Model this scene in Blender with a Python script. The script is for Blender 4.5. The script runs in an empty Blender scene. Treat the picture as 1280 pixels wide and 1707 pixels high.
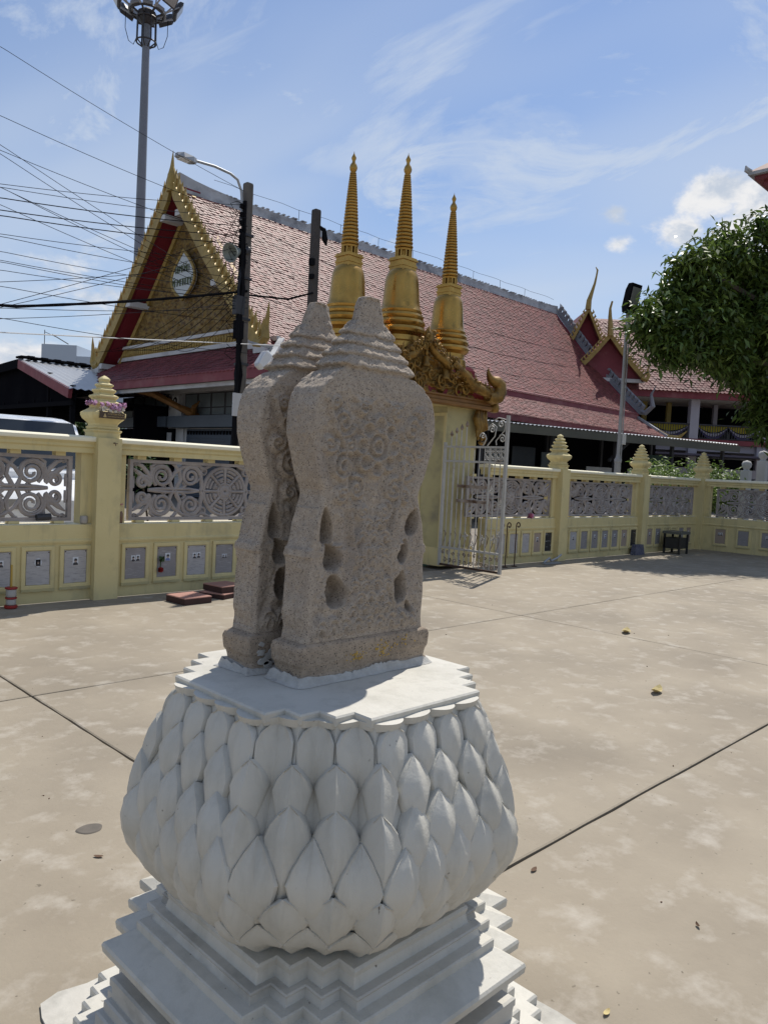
import bpy, math, random
import numpy as np
from mathutils import Vector
random.seed(7)
rng = np.random.default_rng(7)
R = math.radians
SC = bpy.context.scene
COL = SC.collection

# ------------------------------------------------------------------ camera, sky, sun, exposure
cam_d = bpy.data.cameras.new('camera')
cam = bpy.data.objects.new('camera', cam_d)
COL.objects.link(cam)
SC.camera = cam
PITCH, ROLL, YAW = 0.05266571, 0.05076866, -math.pi / 4
cp, sp, cr, sr, cy, sy_ = math.cos(PITCH), math.sin(PITCH), math.cos(ROLL), math.sin(ROLL), math.cos(YAW), math.sin(YAW)
fw = np.array([0, cp, -sp]); u0 = np.array([0, sp, cp]); r0 = np.array([1.0, 0, 0])
rt = cr * r0 + sr * u0; up = -sr * r0 + cr * u0
RZ = np.array([[cy, -sy_, 0], [sy_, cy, 0], [0, 0, 1]])
rt, up, fw = RZ @ rt, RZ @ up, RZ @ fw
from mathutils import Matrix
M = Matrix(((rt[0], up[0], -fw[0], 0), (rt[1], up[1], -fw[1], 0), (rt[2], up[2], -fw[2], 1.5), (0, 0, 0, 1)))
cam.matrix_world = M
cam_d.sensor_fit = 'VERTICAL'
cam_d.sensor_height = 36.0
cam_d.lens = 1282.0 / 1707.0 * 36.0
cam_d.clip_start = 0.05
cam_d.clip_end = 3000

SUN_AZ, SUN_EL = R(22.5), R(58)          # azimuth measured from +X towards +Y
sd = bpy.data.lights.new('sun', 'SUN')
sd.energy = 5.0
sd.angle = R(0.55)
sd.color = (1.0, 0.95, 0.87)
sun = bpy.data.objects.new('sun', sd)
COL.objects.link(sun)
to_sun = Vector((math.cos(SUN_EL) * math.cos(SUN_AZ), math.cos(SUN_EL) * math.sin(SUN_AZ), math.sin(SUN_EL)))
sun.rotation_euler = to_sun.to_track_quat('Z', 'Y').to_euler()

W = bpy.data.worlds.new('World')
SC.world = W
W.use_nodes = True
wn, wl = W.node_tree.nodes, W.node_tree.links
wn.clear()
def wnode(t, **kw):
    n = wn.new(t)
    for k, v in kw.items():
        setattr(n, k, v)
    return n
def wmath(op, a, b=None, c=None, clamp=False):
    n = wnode('ShaderNodeMath', operation=op, use_clamp=clamp)
    for i, v in enumerate((a, b, c)):
        if v is None: continue
        if isinstance(v, (int, float)): n.inputs[i].default_value = v
        else: wl.new(v, n.inputs[i])
    return n.outputs[0]
sky = wnode('ShaderNodeTexSky', sky_type='NISHITA')
sky.sun_disc = False
sky.sun_elevation = SUN_EL
sky.sun_rotation = math.pi / 2 - SUN_AZ
sky.air_density = 1.15
sky.dust_density = 0.3
sky.ozone_density = 3.0
geo = wnode('ShaderNodeTexCoord')
sep = wnode('ShaderNodeSeparateXYZ'); wl.new(geo.outputs['Generated'], sep.inputs[0])
zc = wmath('MAXIMUM', sep.outputs[2], 0.03)
px = wmath('DIVIDE', sep.outputs[0], wmath('ADD', zc, 0.12))
py = wmath('DIVIDE', sep.outputs[1], wmath('ADD', zc, 0.12))
cmb = wnode('ShaderNodeCombineXYZ'); wl.new(px, cmb.inputs[0]); wl.new(py, cmb.inputs[1])
def wnoise(vec, scale, detail, rough, dist=0.0):
    n = wnode('ShaderNodeTexNoise')
    wl.new(vec, n.inputs['Vector'])
    n.inputs['Scale'].default_value = scale; n.inputs['Detail'].default_value = detail
    n.inputs['Roughness'].default_value = rough; n.inputs['Distortion'].default_value = dist
    return n.outputs['Fac']
mp = wnode('ShaderNodeMapping'); wl.new(cmb.outputs[0], mp.inputs[0])
mp.inputs['Rotation'].default_value = (0, 0, R(-62)); mp.inputs['Scale'].default_value = (1.0, 0.42, 1.0)
mp.inputs['Location'].default_value = (2.2, 9.3, 0)
cir1 = wnoise(mp.outputs[0], 1.5, 9.0, 0.62, 0.5)
cir2 = wnoise(cmb.outputs[0], 0.7, 4.0, 0.5, 0.2)
veil = wnoise(mp.outputs[0], 0.8, 3.0, 0.5, 0.3)
def wramp(v, a, b):
    n = wnode('ShaderNodeMapRange', interpolation_type='SMOOTHSTEP')
    wl.new(v, n.inputs[0]); n.inputs[1].default_value = a; n.inputs[2].default_value = b
    return n.outputs[0]
cirrus = wmath('MULTIPLY', wramp(cir1, 0.40, 0.66), wramp(cir2, 0.33, 0.56))
mpb = wnode('ShaderNodeMapping'); wl.new(cmb.outputs[0], mpb.inputs[0])
mpb.inputs['Rotation'].default_value = (0, 0, R(-25)); mpb.inputs['Scale'].default_value = (1.3, 0.7, 1.0); mpb.inputs['Location'].default_value = (8.3, 2.0, 0)
cirb = wmath('MULTIPLY', wramp(wnoise(mpb.outputs[0], 1.7, 10.0, 0.66, 0.7), 0.45, 0.68), 0.85)
cirrus = wmath('MULTIPLY', wmath('MAXIMUM', cirrus, cirb), 0.95)
veilf = wmath('MULTIPLY', wramp(veil, 0.36, 0.70), 0.50)
# thin cloud thickens towards the horizon all the way round
low = wmath('MULTIPLY', wramp(wmath('MULTIPLY', sep.outputs[2], -1.0), -0.52, -0.03), 0.50)
cloud = wmath('MAXIMUM', cirrus, wmath('ADD', veilf, low), clamp=True)
# cumulus: puffs low in the sky all round, the noise decides where they sit
d3 = wnode('ShaderNodeMapping'); wl.new(geo.outputs['Generated'], d3.inputs[0])
d3.inputs['Scale'].default_value = (1, 1, 1.7)
d3.inputs['Location'].default_value = (0, 0, 0)
cu_edge = wnoise(d3.outputs[0], 11.0, 9.0, 0.62, 0.15)
def blob(cx, cy_, cz, rad, amp):
    v = wnode('ShaderNodeVectorMath', operation='DISTANCE'); wl.new(d3.outputs[0], v.inputs[0])
    v.inputs[1].default_value = (cx, cy_, cz * 1.7)
    return wmath('MULTIPLY', wmath('SUBTRACT', 1.0, wmath('DIVIDE', v.outputs['Value'], rad)), amp)
CUM = [(0.868, 0.376, 0.322, 0.062, .85), (0.885, 0.328, 0.315, 0.065, .85), (0.862, 0.400, 0.295, 0.05, 0.7), (0.886, 0.346, 0.285, 0.07, .85), (0.91, 0.25, 0.31, 0.10, 1.0)]
CUM += [(0.474, 0.872, 0.123, 0.07, 0.5), (0.344, 0.929, 0.10, 0.10, 0.55), (0.39, 0.90, 0.20, 0.09, 0.42), (0.835, 0.473, 0.281, 0.028, 0.6), (0.824, 0.469, 0.316, 0.03, 0.5)]
CUM += [(-0.55, 0.80, 0.22, 0.14, 0.9), (-0.9, 0.3, 0.2, 0.15, 0.9), (-0.6, -0.7, 0.3, 0.17, 0.9), (0.5, -0.82, 0.25, 0.16, 0.9), (0.93, -0.25, 0.24, 0.14, 0.9)]
acc = None
for c in CUM:
    b = blob(*c)
    acc = b if acc is None else wmath('MAXIMUM', acc, b)
cu = wmath('ADD', acc, wmath('MULTIPLY', wmath('SUBTRACT', cu_edge, 0.5), 1.75))
cum = wramp(cu, 0.16, 0.52)
shade = wnoise(d3.outputs[0], 19.0, 6.0, 0.6, 0.2)
cucol = wnode('ShaderNodeMix', data_type='RGBA'); wl.new(wramp(shade, 0.36, 0.60), cucol.inputs[0])
cucol.inputs[6].default_value = (5.6, 6.3, 7.4, 1); cucol.inputs[7].default_value = (8.9, 8.9, 9.0, 1)
mixc = wnode('ShaderNodeMix', data_type='RGBA')
tint = wnode('ShaderNodeMix', data_type='RGBA', blend_type='MULTIPLY'); tint.inputs[0].default_value = 1.0
wl.new(sky.outputs[0], tint.inputs[6]); tint.inputs[7].default_value = (0.86, 0.98, 1.16, 1)
wl.new(cloud, mixc.inputs[0]); wl.new(tint.outputs[2], mixc.inputs[6]); mixc.inputs[7].default_value = (6.2, 7.0, 8.2, 1)
mixu = wnode('ShaderNodeMix', data_type='RGBA')
wl.new(cum, mixu.inputs[0]); wl.new(mixc.outputs[2], mixu.inputs[6]); wl.new(cucol.outputs[2], mixu.inputs[7])
bg = wnode('ShaderNodeBackground'); bg.inputs['Strength'].default_value = 0.097
wl.new(mixu.outputs[2], bg.inputs['Color'])
wo = wnode('ShaderNodeOutputWorld'); wl.new(bg.outputs[0], wo.inputs[0])

SC.view_settings.view_transform = 'Standard'
SC.view_settings.look = 'None'
SC.view_settings.exposure = 0.0
SC.view_settings.gamma = 1.0
SC.view_settings.use_curve_mapping = False

# ------------------------------------------------------------------ mesh helpers
WLOC = {}
class MB:
    def __init__(s, xf=None):
        s.v, s.f, s.m, s.xf, s.mi = [], [], [], xf, 0
    def add(s, vs, fs):
        o = len(s.v)
        if s.xf: vs = [s.xf(*p) for p in vs]
        s.v.extend([tuple(map(float, p)) for p in vs])
        s.f.extend([tuple(i + o for i in f) for f in fs])
        s.m.extend([s.mi] * len(fs))
        return s
    def box(s, x0, x1, y0, y1, z0, z1):
        return s.add([(x0, y0, z0), (x1, y0, z0), (x1, y1, z0), (x0, y1, z0), (x0, y0, z1), (x1, y0, z1), (x1, y1, z1), (x0, y1, z1)],
                     [(0, 3, 2, 1), (4, 5, 6, 7), (0, 1, 5, 4), (1, 2, 6, 5), (2, 3, 7, 6), (3, 0, 4, 7)])
    def obox(s, c, sz, rz=0):
        ca, sa = math.cos(rz), math.sin(rz); hx, hy, hz = sz[0] / 2, sz[1] / 2, sz[2] / 2
        vs = []
        for dz in (-hz, hz):
            for dx, dy in ((-hx, -hy), (hx, -hy), (hx, hy), (-hx, hy)):
                vs.append((c[0] + dx * ca - dy * sa, c[1] + dx * sa + dy * ca, c[2] + dz))
        return s.add(vs, [(0, 3, 2, 1), (4, 5, 6, 7), (0, 1, 5, 4), (1, 2, 6, 5), (2, 3, 7, 6), (3, 0, 4, 7)])
    def loft(s, rings, caps=True, closed=True):
        n = len(rings[0]); vs = [p for r in rings for p in r]; fs = []
        for i in range(len(rings) - 1):
            for j in range(n if closed else n - 1):
                k = (j + 1) % n
                fs.append((i * n + j, i * n + k, (i + 1) * n + k, (i + 1) * n + j))
        if caps and closed:
            fs.append(tuple(range(n - 1, -1, -1))); b = (len(rings) - 1) * n
            fs.append(tuple(b + j for j in range(n)))
        return s.add(vs, fs)
    def bar(s, p, q, w, h=None, up_=(0, 0, 1)):
        h = h or w
        p, q = Vector(p), Vector(q); d = (q - p).normalized(); u = Vector(up_)
        if abs(d.dot(u)) > 0.98: u = Vector((1, 0, 0))
        a = d.cross(u).normalized(); b = a.cross(d).normalized()
        r = []
        for c in (p, q):
            r.append([tuple(c + a * sx_ * w / 2 + b * sz_ * h / 2) for sx_, sz_ in ((-1, -1), (1, -1), (1, 1), (-1, 1))])
        return s.loft(r)
    def tube(s, pts, r, n=6, caps=True, flat=None):
        pts = [Vector(p) for p in pts]; N = len(pts)
        rr = r if isinstance(r, (list, tuple)) else [r] * N
        rings = []; pa = None
        for i, p in enumerate(pts):
            d = (pts[min(i + 1, N - 1)] - pts[max(i - 1, 0)])
            d = d.normalized() if d.length > 1e-9 else Vector((0, 0, 1))
            if pa is None:
                u = Vector((0, 0, 1)) if abs(d.z) < 0.9 else Vector((1, 0, 0))
                pa = d.cross(u).normalized()
            a = (pa - d * pa.dot(d))
            a = a.normalized() if a.length > 1e-6 else d.orthogonal().normalized()
            b = d.cross(a); pa = a
            rings.append([tuple(p + (a * math.cos(t) + b * math.sin(t)) * rr[i]) for t in [2 * math.pi * k / n for k in range(n)]])
        return s.loft(rings, caps)
    def lathe(s, prof, c=(0, 0, 0), n=16, phase=0.0):
        rings = [[(c[0] + r * math.cos(2 * math.pi * k / n + phase), c[1] + r * math.sin(2 * math.pi * k / n + phase), c[2] + z) for k in range(n)] for r, z in prof]
        return s.loft(rings)
    def ext_z(s, poly, z0, z1):
        n = len(poly)
        return s.loft([[(x, y, z0) for x, y in poly], [(x, y, z1) for x, y in poly]])
    def ext_x(s, poly, x0, x1):
        return s.loft([[(x0, a, b) for a, b in poly], [(x1, a, b) for a, b in poly]])
    def ext_y(s, poly, y0, y1):
        return s.loft([[(a, y1, b) for a, b in poly], [(a, y0, b) for a, b in poly]])
    def grid(s, P, flip=False):
        P = np.asarray(P, float); n, m = P.shape[:2]; fs = []
        for i in range(n - 1):
            for j in range(m - 1):
                q = (i * m + j, i * m + j + 1, (i + 1) * m + j + 1, (i + 1) * m + j)
                fs.append(q[::-1] if flip else q)
        return s.add([tuple(p) for p in P.reshape(-1, 3)], fs)
    def mesh(s, name, mats, smooth=False):
        me = bpy.data.meshes.new(name)
        me.from_pydata(s.v, [], s.f)
        mats = mats if isinstance(mats, (list, tuple)) else [mats]
        for m in mats: me.materials.append(m)
        if len(mats) > 1: me.polygons.foreach_set('material_index', s.m)
        if smooth is True: me.polygons.foreach_set('use_smooth', [True] * len(s.f))
        me.update()
        if isinstance(smooth, (int, float)) and not isinstance(smooth, bool):
            me.polygons.foreach_set('use_smooth', [True] * len(s.f))
            try: me.set_sharp_from_angle(angle=R(smooth))
            except Exception: pass
        return me
    def build(s, name, mats, parent=None, smooth=False, label=None, cat=None, group=None, kind=None):
        a = np.array(s.v); o = (a.min(0) + a.max(0)) / 2
        s.v = [tuple(p) for p in (a - o)]
        return link(name, s.mesh(name, mats, smooth), o, parent, label, cat, group, kind)
def link(name, me, o, parent=None, label=None, cat=None, group=None, kind=None):
    ob = bpy.data.objects.new(name, me); COL.objects.link(ob)
    o = np.array(o, float); WLOC[ob.name] = o
    if parent is not None:
        ob.parent = parent; ob.location = tuple(o - WLOC[parent.name])
    else: ob.location = tuple(o)
    return tag(ob, label, cat, group, kind)
def tag(o, label=None, cat=None, group=None, kind=None):
    if label: o['label'] = label
    if cat: o['category'] = cat
    if group: o['group'] = group
    if kind: o['kind'] = kind
    return o
def thing(name, label, cat, loc, group=None):
    return link(name, None, loc, None, label, cat, group)

# value noise (numpy) for carved relief
def _h(i, j, seed):
    n = (i * 374761393 + j * 668265263 + seed * 2147483647) & 0xFFFFFFFF
    n = ((n ^ (n >> 13)) * 1274126177) & 0xFFFFFFFF
    return ((n ^ (n >> 16)) & 0xFFFF) / 65535.0
def vnoise(x, y, seed=0):
    xi, yi = np.floor(x).astype(np.int64), np.floor(y).astype(np.int64)
    fx, fy = x - xi, y - yi
    fx, fy = fx * fx * (3 - 2 * fx), fy * fy * (3 - 2 * fy)
    a, b, c, d = _h(xi, yi, seed), _h(xi + 1, yi, seed), _h(xi, yi + 1, seed), _h(xi + 1, yi + 1, seed)
    return (a * (1 - fx) + b * fx) * (1 - fy) + (c * (1 - fx) + d * fx) * fy
def fbm(x, y, oct_=4, seed=0):
    s, a, t = 0, 0.5, 0
    for k in range(oct_):
        s = s + a * vnoise(x * 2 ** k + 17.3 * k, y * 2 ** k - 9.1 * k, seed + k); t += a; a *= 0.5
    return s / t
def sstep(e0, e1, x):
    t = np.clip((x - e0) / (e1 - e0), 0, 1)
    return t * t * (3 - 2 * t)

# ------------------------------------------------------------------ materials
def mat(name, c1, c2=None, scale=4.0, rough=0.6, metal=0.0, bump=0.0, bscale=60.0, c3=None, c3scale=1.2, c3lo=0.5, c3hi=0.72,
        specks=None, sscale=220.0, sthr=0.66, spec=0.35, streak=None, island=0.0, rvar=0.0, bdist=0.01, trans=0.0, detail=6.0):
    m = bpy.data.materials.new(name); m.use_nodes = True
    nt = m.node_tree; N, L = nt.nodes, nt.links; N.clear()
    out = N.new('ShaderNodeOutputMaterial'); b = N.new('ShaderNodeBsdfPrincipled')
    L.new(b.outputs[0], out.inputs[0])
    b.inputs['Roughness'].default_value = rough; b.inputs['Metallic'].default_value = metal
    b.inputs['Specular IOR Level'].default_value = spec
    g = N.new('ShaderNodeNewGeometry'); pos = g.outputs['Position']
    def noise(sc, det=6.0, ro=0.6, vec=pos):
        n = N.new('ShaderNodeTexNoise'); L.new(vec, n.inputs['Vector']); n.inputs['Scale'].default_value = sc
        n.inputs['Detail'].default_value = det; n.inputs['Roughness'].default_value = ro
        return n.outputs['Fac']
    def rng_(v, a, b_, t0=0.0, t1=1.0):
        n = N.new('ShaderNodeMapRange'); L.new(v, n.inputs[0]); n.inputs[1].default_value = a; n.inputs[2].default_value = b_
        n.inputs[3].default_value = t0; n.inputs[4].default_value = t1
        return n.outputs[0]
    def mix(f, a, b_, blend='MIX'):
        n = N.new('ShaderNodeMix'); n.data_type = 'RGBA'; n.blend_type = blend
        if isinstance(f, float): n.inputs[0].default_value = f
        else: L.new(f, n.inputs[0])
        for i, v in ((6, a), (7, b_)):
            if isinstance(v, tuple): n.inputs[i].default_value = (*v[:3], 1)
            else: L.new(v, n.inputs[i])
        return n.outputs[2]
    col = (*c1, 1)
    if c2: col = mix(rng_(noise(scale, detail, 0.62), 0.3, 0.7), c1, c2)
    if c3: col = mix(rng_(noise(c3scale, 5.0, 0.6), c3lo, c3hi), col, c3)
    if streak:
        mp_ = N.new('ShaderNodeMapping'); L.new(pos, mp_.inputs[0]); mp_.inputs['Scale'].default_value = streak[1]
        col = mix(rng_(noise(streak[2], 5.0, 0.65, mp_.outputs[0]), streak[3], streak[4]), col, streak[0])
    if specks:
        col = mix(rng_(noise(sscale, 2.0, 0.5), sthr, sthr + 0.05), col, specks)
    if island:
        mm = N.new('ShaderNodeHueSaturation'); L.new(rng_(g.outputs['Random Per Island'], 0, 1, 1 - island, 1 + island), mm.inputs['Value'])
        if isinstance(col, tuple): mm.inputs['Color'].default_value = col
        else: L.new(col, mm.inputs['Color'])
        col = mm.outputs[0]
    if isinstance(col, tuple): b.inputs['Base Color'].default_value = col
    else: L.new(col, b.inputs['Base Color'])
    if rvar: L.new(rng_(noise(scale * 1.7, 5.0), 0.3, 0.7, rough - rvar, rough + rvar), b.inputs['Roughness'])
    if bump:
        bn = N.new('ShaderNodeBump'); bn.inputs['Strength'].default_value = bump; bn.inputs['Distance'].default_value = bdist
        L.new(noise(bscale, 6.0, 0.65), bn.inputs['Height']); L.new(bn.outputs[0], b.inputs['Normal'])
    if trans:
        tr = N.new('ShaderNodeBsdfTranslucent'); mx = N.new('ShaderNodeMixShader'); mx.inputs[0].default_value = trans
        if isinstance(col, tuple): tr.inputs[0].default_value = col
        else: L.new(col, tr.inputs[0])
        L.new(b.outputs[0], mx.inputs[1]); L.new(tr.outputs[0], mx.inputs[2]); L.new(mx.outputs[0], out.inputs[0])
    m['nt'] = 1
    return m

MT = {}
MT['concrete'] = mat('courtyard concrete', (.315, .270, .203), (.245, .207, .154), scale=1.3, rough=.82, bump=.35, bscale=45, c3=(.165, .14, .105), c3scale=.62, c3lo=.46, c3hi=.85,
                     specks=(.15, .125, .09), sscale=38, sthr=.705, bdist=.006, streak=((.42, .38, .32), (1.0, 1.0, 1.0), 5.0, .52, .82), detail=9)
MT['joint'] = mat('dark joint filler', (.035, .03, .026), (.06, .05, .04), scale=8, rough=.95)
MT['road'] = mat('outer yard concrete', (.24, .21, .17), (.19, .17, .14), scale=.6, rough=.85, bump=.2)
MT['white'] = mat('white lime paint', (.555, .535, .478), (.49, .47, .415), scale=3.5, rough=.62, bump=.30, bscale=55, streak=((.41, .395, .345), (9.0, 9.0, 1.6), 2.2, .50, .80), c3=(.33, .315, .265), c3scale=6.0, c3lo=.54, c3hi=.95, bdist=.006,
                  specks=(.16, .14, .12), sscale=48, sthr=.745, spec=.3)
MT['whitegrime'] = mat('grimy white paint', (.56, .54, .485), (.43, .41, .365), scale=4, rough=.68, bump=.3, bscale=50, c3=(.14, .132, .112), c3scale=5.0, c3lo=.50, c3hi=.85, bdist=.006)
MT['stone'] = mat('weathered granite', (.45, .382, .31), (.305, .255, .205), scale=75, rough=.93, bump=.75, bscale=170, c3=(.30, .255, .215), c3scale=5, c3lo=.50, c3hi=.85,
                  specks=(.10, .082, .07), sscale=300, sthr=.60, bdist=.006, spec=.2, detail=10)
MT['stonelow'] = mat('worn granite plinth', (.41, .33, .25), (.28, .225, .17), scale=60, rough=.93, bump=.75, bscale=170, c3=(.15, .12, .095), c3scale=7, c3lo=.5, c3hi=.8,
                  specks=(.07, .055, .045), sscale=250, sthr=.61, bdist=.006, spec=.2, detail=10)
MT['mortar'] = mat('white mortar', (.50, .49, .46), (.34, .325, .30), scale=20, rough=.85, bump=.6, bscale=70)
MT['goldleaf'] = mat('gold leaf flakes', (.55, .36, .06), (.42, .28, .06), scale=60, rough=.5, metal=.4)
MT['yellow'] = mat('pale yellow wall paint', (.62, .525, .27), (.55, .46, .225), scale=1.8, rough=.7, bump=.18, bscale=40, streak=((.38, .33, .19), (6.0, 6.0, .8), 1.3, .54, .82), c3=(.31, .28, .17), c3scale=2.2, c3lo=.55, c3hi=.85)
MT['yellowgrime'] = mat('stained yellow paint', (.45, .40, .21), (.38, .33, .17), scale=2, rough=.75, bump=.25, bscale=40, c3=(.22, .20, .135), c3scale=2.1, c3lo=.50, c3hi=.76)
MT['cream'] = mat('cream cap paint', (.80, .76, .60), (.76, .70, .50), scale=2, rough=.65, bump=.15, c3=(.42, .38, .26), c3scale=2.5, c3lo=.6, c3hi=.9)
MT['lattice'] = mat('cast lattice weathered white', (.38, .34, .315), (.27, .24, .225), scale=6, rough=.85, bump=.4, bscale=80, c3=(.20, .17, .155), c3scale=3.2, c3lo=.52, c3hi=.8)
MT['paper'] = mat('printed memorial sheet', (.42, .40, .39), (.35, .335, .33), scale=7, rough=.6, streak=((.27, .26, .26), (9.0, 9.0, 75.0), 1.4, .54, .62))
MT['papergrey'] = mat('grey memorial sheet', (.27, .25, .25), (.22, .205, .20), scale=7, rough=.5, streak=((.33, .32, .31), (9.0, 9.0, 75.0), 1.3, .56, .64))
MT['papertan'] = mat('tan memorial sheet', (.34, .27, .21), (.29, .23, .185), scale=7, rough=.6, streak=((.32, .26, .22), (9.0, 9.0, 75.0), 1.4, .54, .62))
MT['slate'] = mat('black granite plaque', (.02, .02, .022), (.035, .035, .037), scale=12, rough=.25, streak=((.3, .3, .3), (4.0, 4.0, 50.0), 1.2, .60, .64))
MT['photo_dark'] = mat('photo dark print', (.03, .03, .035), (.06, .055, .06), scale=30, rough=.5)
MT['photo_skin'] = mat('photo skin print', (.42, .33, .28), (.38, .29, .24), scale=30, rough=.5)
MT['photo_bg'] = mat('photo pale ground', (.62, .64, .66), (.55, .57, .6), scale=20, rough=.5)
MT['photo_blue'] = mat('photo blue print', (.12, .16, .34), (.2, .24, .4), scale=25, rough=.5)
MT['gold'] = mat('gold paint', (.47, .285, .075), (.37, .215, .05), scale=3, rough=.33, metal=.85, bump=.2, bscale=22, rvar=.12, spec=.5, c3=(.28, .165, .045), c3scale=3.5, c3lo=.50, c3hi=.85)
MT['goldold'] = mat('antique gilded carving', (.32, .185, .045), (.15, .085, .022), scale=9, rough=.45, metal=.6, bump=.3, bscale=60, c3=(.10, .055, .02), c3scale=7, c3lo=.5, c3hi=.72)
MT['goldpale'] = mat('weathered yellow gilding', (.38, .27, .085), (.28, .19, .055), scale=5, rough=.55, metal=.25, bump=.3, bscale=40, c3=(.20, .14, .05), c3scale=2.3, c3lo=.5, c3hi=.8)
MT['goldpanel'] = mat('gilded gable carving', (.27, .18, .055), (.17, .11, .038), scale=3, rough=.55, metal=.3, bump=.4, bscale=14, bdist=.05, c3=(.10, .06, .03), c3scale=5.5, c3lo=.48, c3hi=.62)
MT['bronze'] = mat('brown gilded beam', (.24, .12, .035), (.17, .08, .025), scale=6, rough=.5, metal=.3, bump=.2)
MT['redsoffit'] = mat('crimson soffit paint', (.19, .018, .028), (.15, .014, .022), scale=1.2, rough=.6)
MT['redfascia'] = mat('maroon fascia paint', (.22, .045, .055), (.17, .035, .045), scale=1.5, rough=.6, c3=(.26, .10, .10), c3scale=1.0)
MT['tile'] = mat('glazed red roof tile', (.19, .052, .045), (.135, .037, .033), scale=.5, rough=.58, island=.34, spec=.22, c3=(.16, .05, .052), c3scale=.30, c3lo=.50, c3hi=.8, bump=.2, bscale=8)
MT['tileold'] = mat('weathered red roof tile', (.20, .062, .055), (.15, .046, .042), scale=.8, rough=.65, island=.28, c3=(.12, .045, .04), c3scale=.5)
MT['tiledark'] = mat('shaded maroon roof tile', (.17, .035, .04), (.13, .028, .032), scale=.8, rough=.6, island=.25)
MT['ridge'] = mat('grey cement ridge', (.46, .465, .47), (.33, .335, .34), scale=1.2, rough=.85, bump=.4, bscale=10, c3=(.12, .12, .13), c3scale=.9)
MT['plaster'] = mat('white plaster', (.55, .55, .55), (.48, .48, .48), scale=.8, rough=.8, c3=(.36, .35, .34), c3scale=.7)
MT['greyband'] = mat('grey blue panel', (.085, .105, .13), (.07, .088, .11), scale=.8, rough=.45)
MT['shutter'] = mat('steel blue shutter', (.06, .08, .11), (.05, .065, .09), scale=.8, rough=.45)
MT['glassdark'] = mat('dark window glass', (.025, .03, .034), (.045, .052, .055), scale=.8, rough=.18, spec=.5)
MT['curtain'] = mat('pale curtain behind glass', (.16, .19, .20), (.11, .135, .145), scale=1.1, rough=.3, spec=.5)
MT['shadeblack'] = mat('painted interior shade', (.010, .010, .012), (.006, .006, .008), scale=.7, rough=1.0, spec=0.0)  # near-black colour standing in for shade in bays and under roofs
MT['darksteel'] = mat('dark painted steel', (.035, .035, .04), (.055, .055, .06), scale=2, rough=.55, metal=.2)
MT['polecon'] = mat('weathered pole concrete', (.15, .135, .12), (.10, .09, .08), scale=3, rough=.9, bump=.4, bscale=20, streak=((.055, .05, .048), (6, 6, .6), 2.0, .5, .75))
MT['pole2'] = mat('dark pole concrete', (.075, .065, .06), (.05, .045, .042), scale=3, rough=.9, bump=.4, bscale=20)
MT['cable'] = mat('black cable', (.012, .012, .014), rough=1.0, spec=0.0)
MT['cablegrey'] = mat('grey wire', (.03, .033, .04), rough=1.0, spec=0.0)
MT['cablewhite'] = mat('white twisted cable', (.55, .55, .55), rough=.5)
MT['galv'] = mat('galvanised steel', (.36, .375, .39), (.27, .28, .30), scale=3, rough=.5, metal=.35)
MT['mast'] = mat('grey mast steel', (.20, .21, .235), (.16, .17, .19), scale=.6, rough=.5, metal=.3)
MT['floodglass'] = mat('floodlight glass', (.32, .31, .30), (.24, .23, .22), scale=2.5, rough=.12, spec=.5)
MT['horn'] = mat('grey green horn enamel', (.21, .235, .215), (.17, .19, .175), scale=4, rough=.4)
MT['lampwhite'] = mat('white lamp housing', (.68, .69, .70), rough=.35)
MT['whitemetal'] = mat('white gate paint', (.46, .45, .42), (.36, .34, .31), scale=8, rough=.5, c3=(.24, .15, .09), c3scale=6, c3lo=.60, c3hi=.75)
MT['rustmetal'] = mat('rusted gate paint', (.20, .13, .085), (.36, .32, .28), scale=9, rough=.75, c3=(.09, .05, .03), c3scale=6, c3lo=.48, c3hi=.66)
MT['rust'] = mat('rusty iron', (.09, .05, .032), (.05, .03, .022), scale=12, rough=.85)
MT['carwhite'] = mat('white car enamel', (.78, .79, .80), rough=.18, spec=.5)
MT['carglass'] = mat('tinted car glass', (.02, .025, .03), rough=.06, spec=.6)
MT['rubber'] = mat('black rubber', (.015, .015, .016), rough=.8)
MT['corr'] = mat('silver corrugated sheet', (.46, .47, .48), (.40, .41, .42), scale=.8, rough=.38, metal=.35)
MT['corrold'] = mat('dull corrugated sheet', (.26, .245, .235), (.20, .19, .185), scale=.8, rough=.6, c3=(.33, .22, .20), c3scale=.5)
MT['trim'] = mat('grey green valance', (.135, .135, .11), (.10, .10, .085), scale=.7, rough=.7)
MT['farwhite'] = mat('pale far building', (.42, .47, .53), (.39, .44, .50), scale=.3, rough=.8)
MT['leaf'] = mat('tree leaf', (.125, .18, .036), (.058, .105, .022), scale=.9, rough=.42, island=.55, spec=.45, trans=.30)
MT['leafdark'] = mat('mid green foliage', (.05, .095, .025), (.03, .06, .018), scale=1.0, rough=.5, island=.45, trans=.2)
MT['leaflight'] = mat('bright shrub leaf', (.17, .25, .055), (.10, .17, .04), scale=1.6, rough=.45, island=.4, trans=.3)
MT['bark'] = mat('grey brown bark', (.10, .08, .06), (.06, .048, .038), scale=5, rough=.95, bump=.6, bscale=16)
MT['brick'] = mat('red paving block', (.40, .215, .17), (.32, .17, .135), scale=7, rough=.85, bump=.3)
MT['brickside'] = mat('dark block side', (.07, .035, .03), (.045, .025, .022), scale=9, rough=.9)  # block sides much darker than the top face
MT['redplastic'] = mat('red plastic', (.27, .02, .016), rough=.45)
MT['pinkplastic'] = mat('pink petals', (.62, .16, .26), (.66, .36, .48), scale=30, rough=.5)
MT['wax'] = mat('yellow candle wax', (.42, .27, .05), rough=.5)
MT['clear'] = mat('clear plastic cup', (.34, .32, .29), rough=.25, spec=.4)
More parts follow.
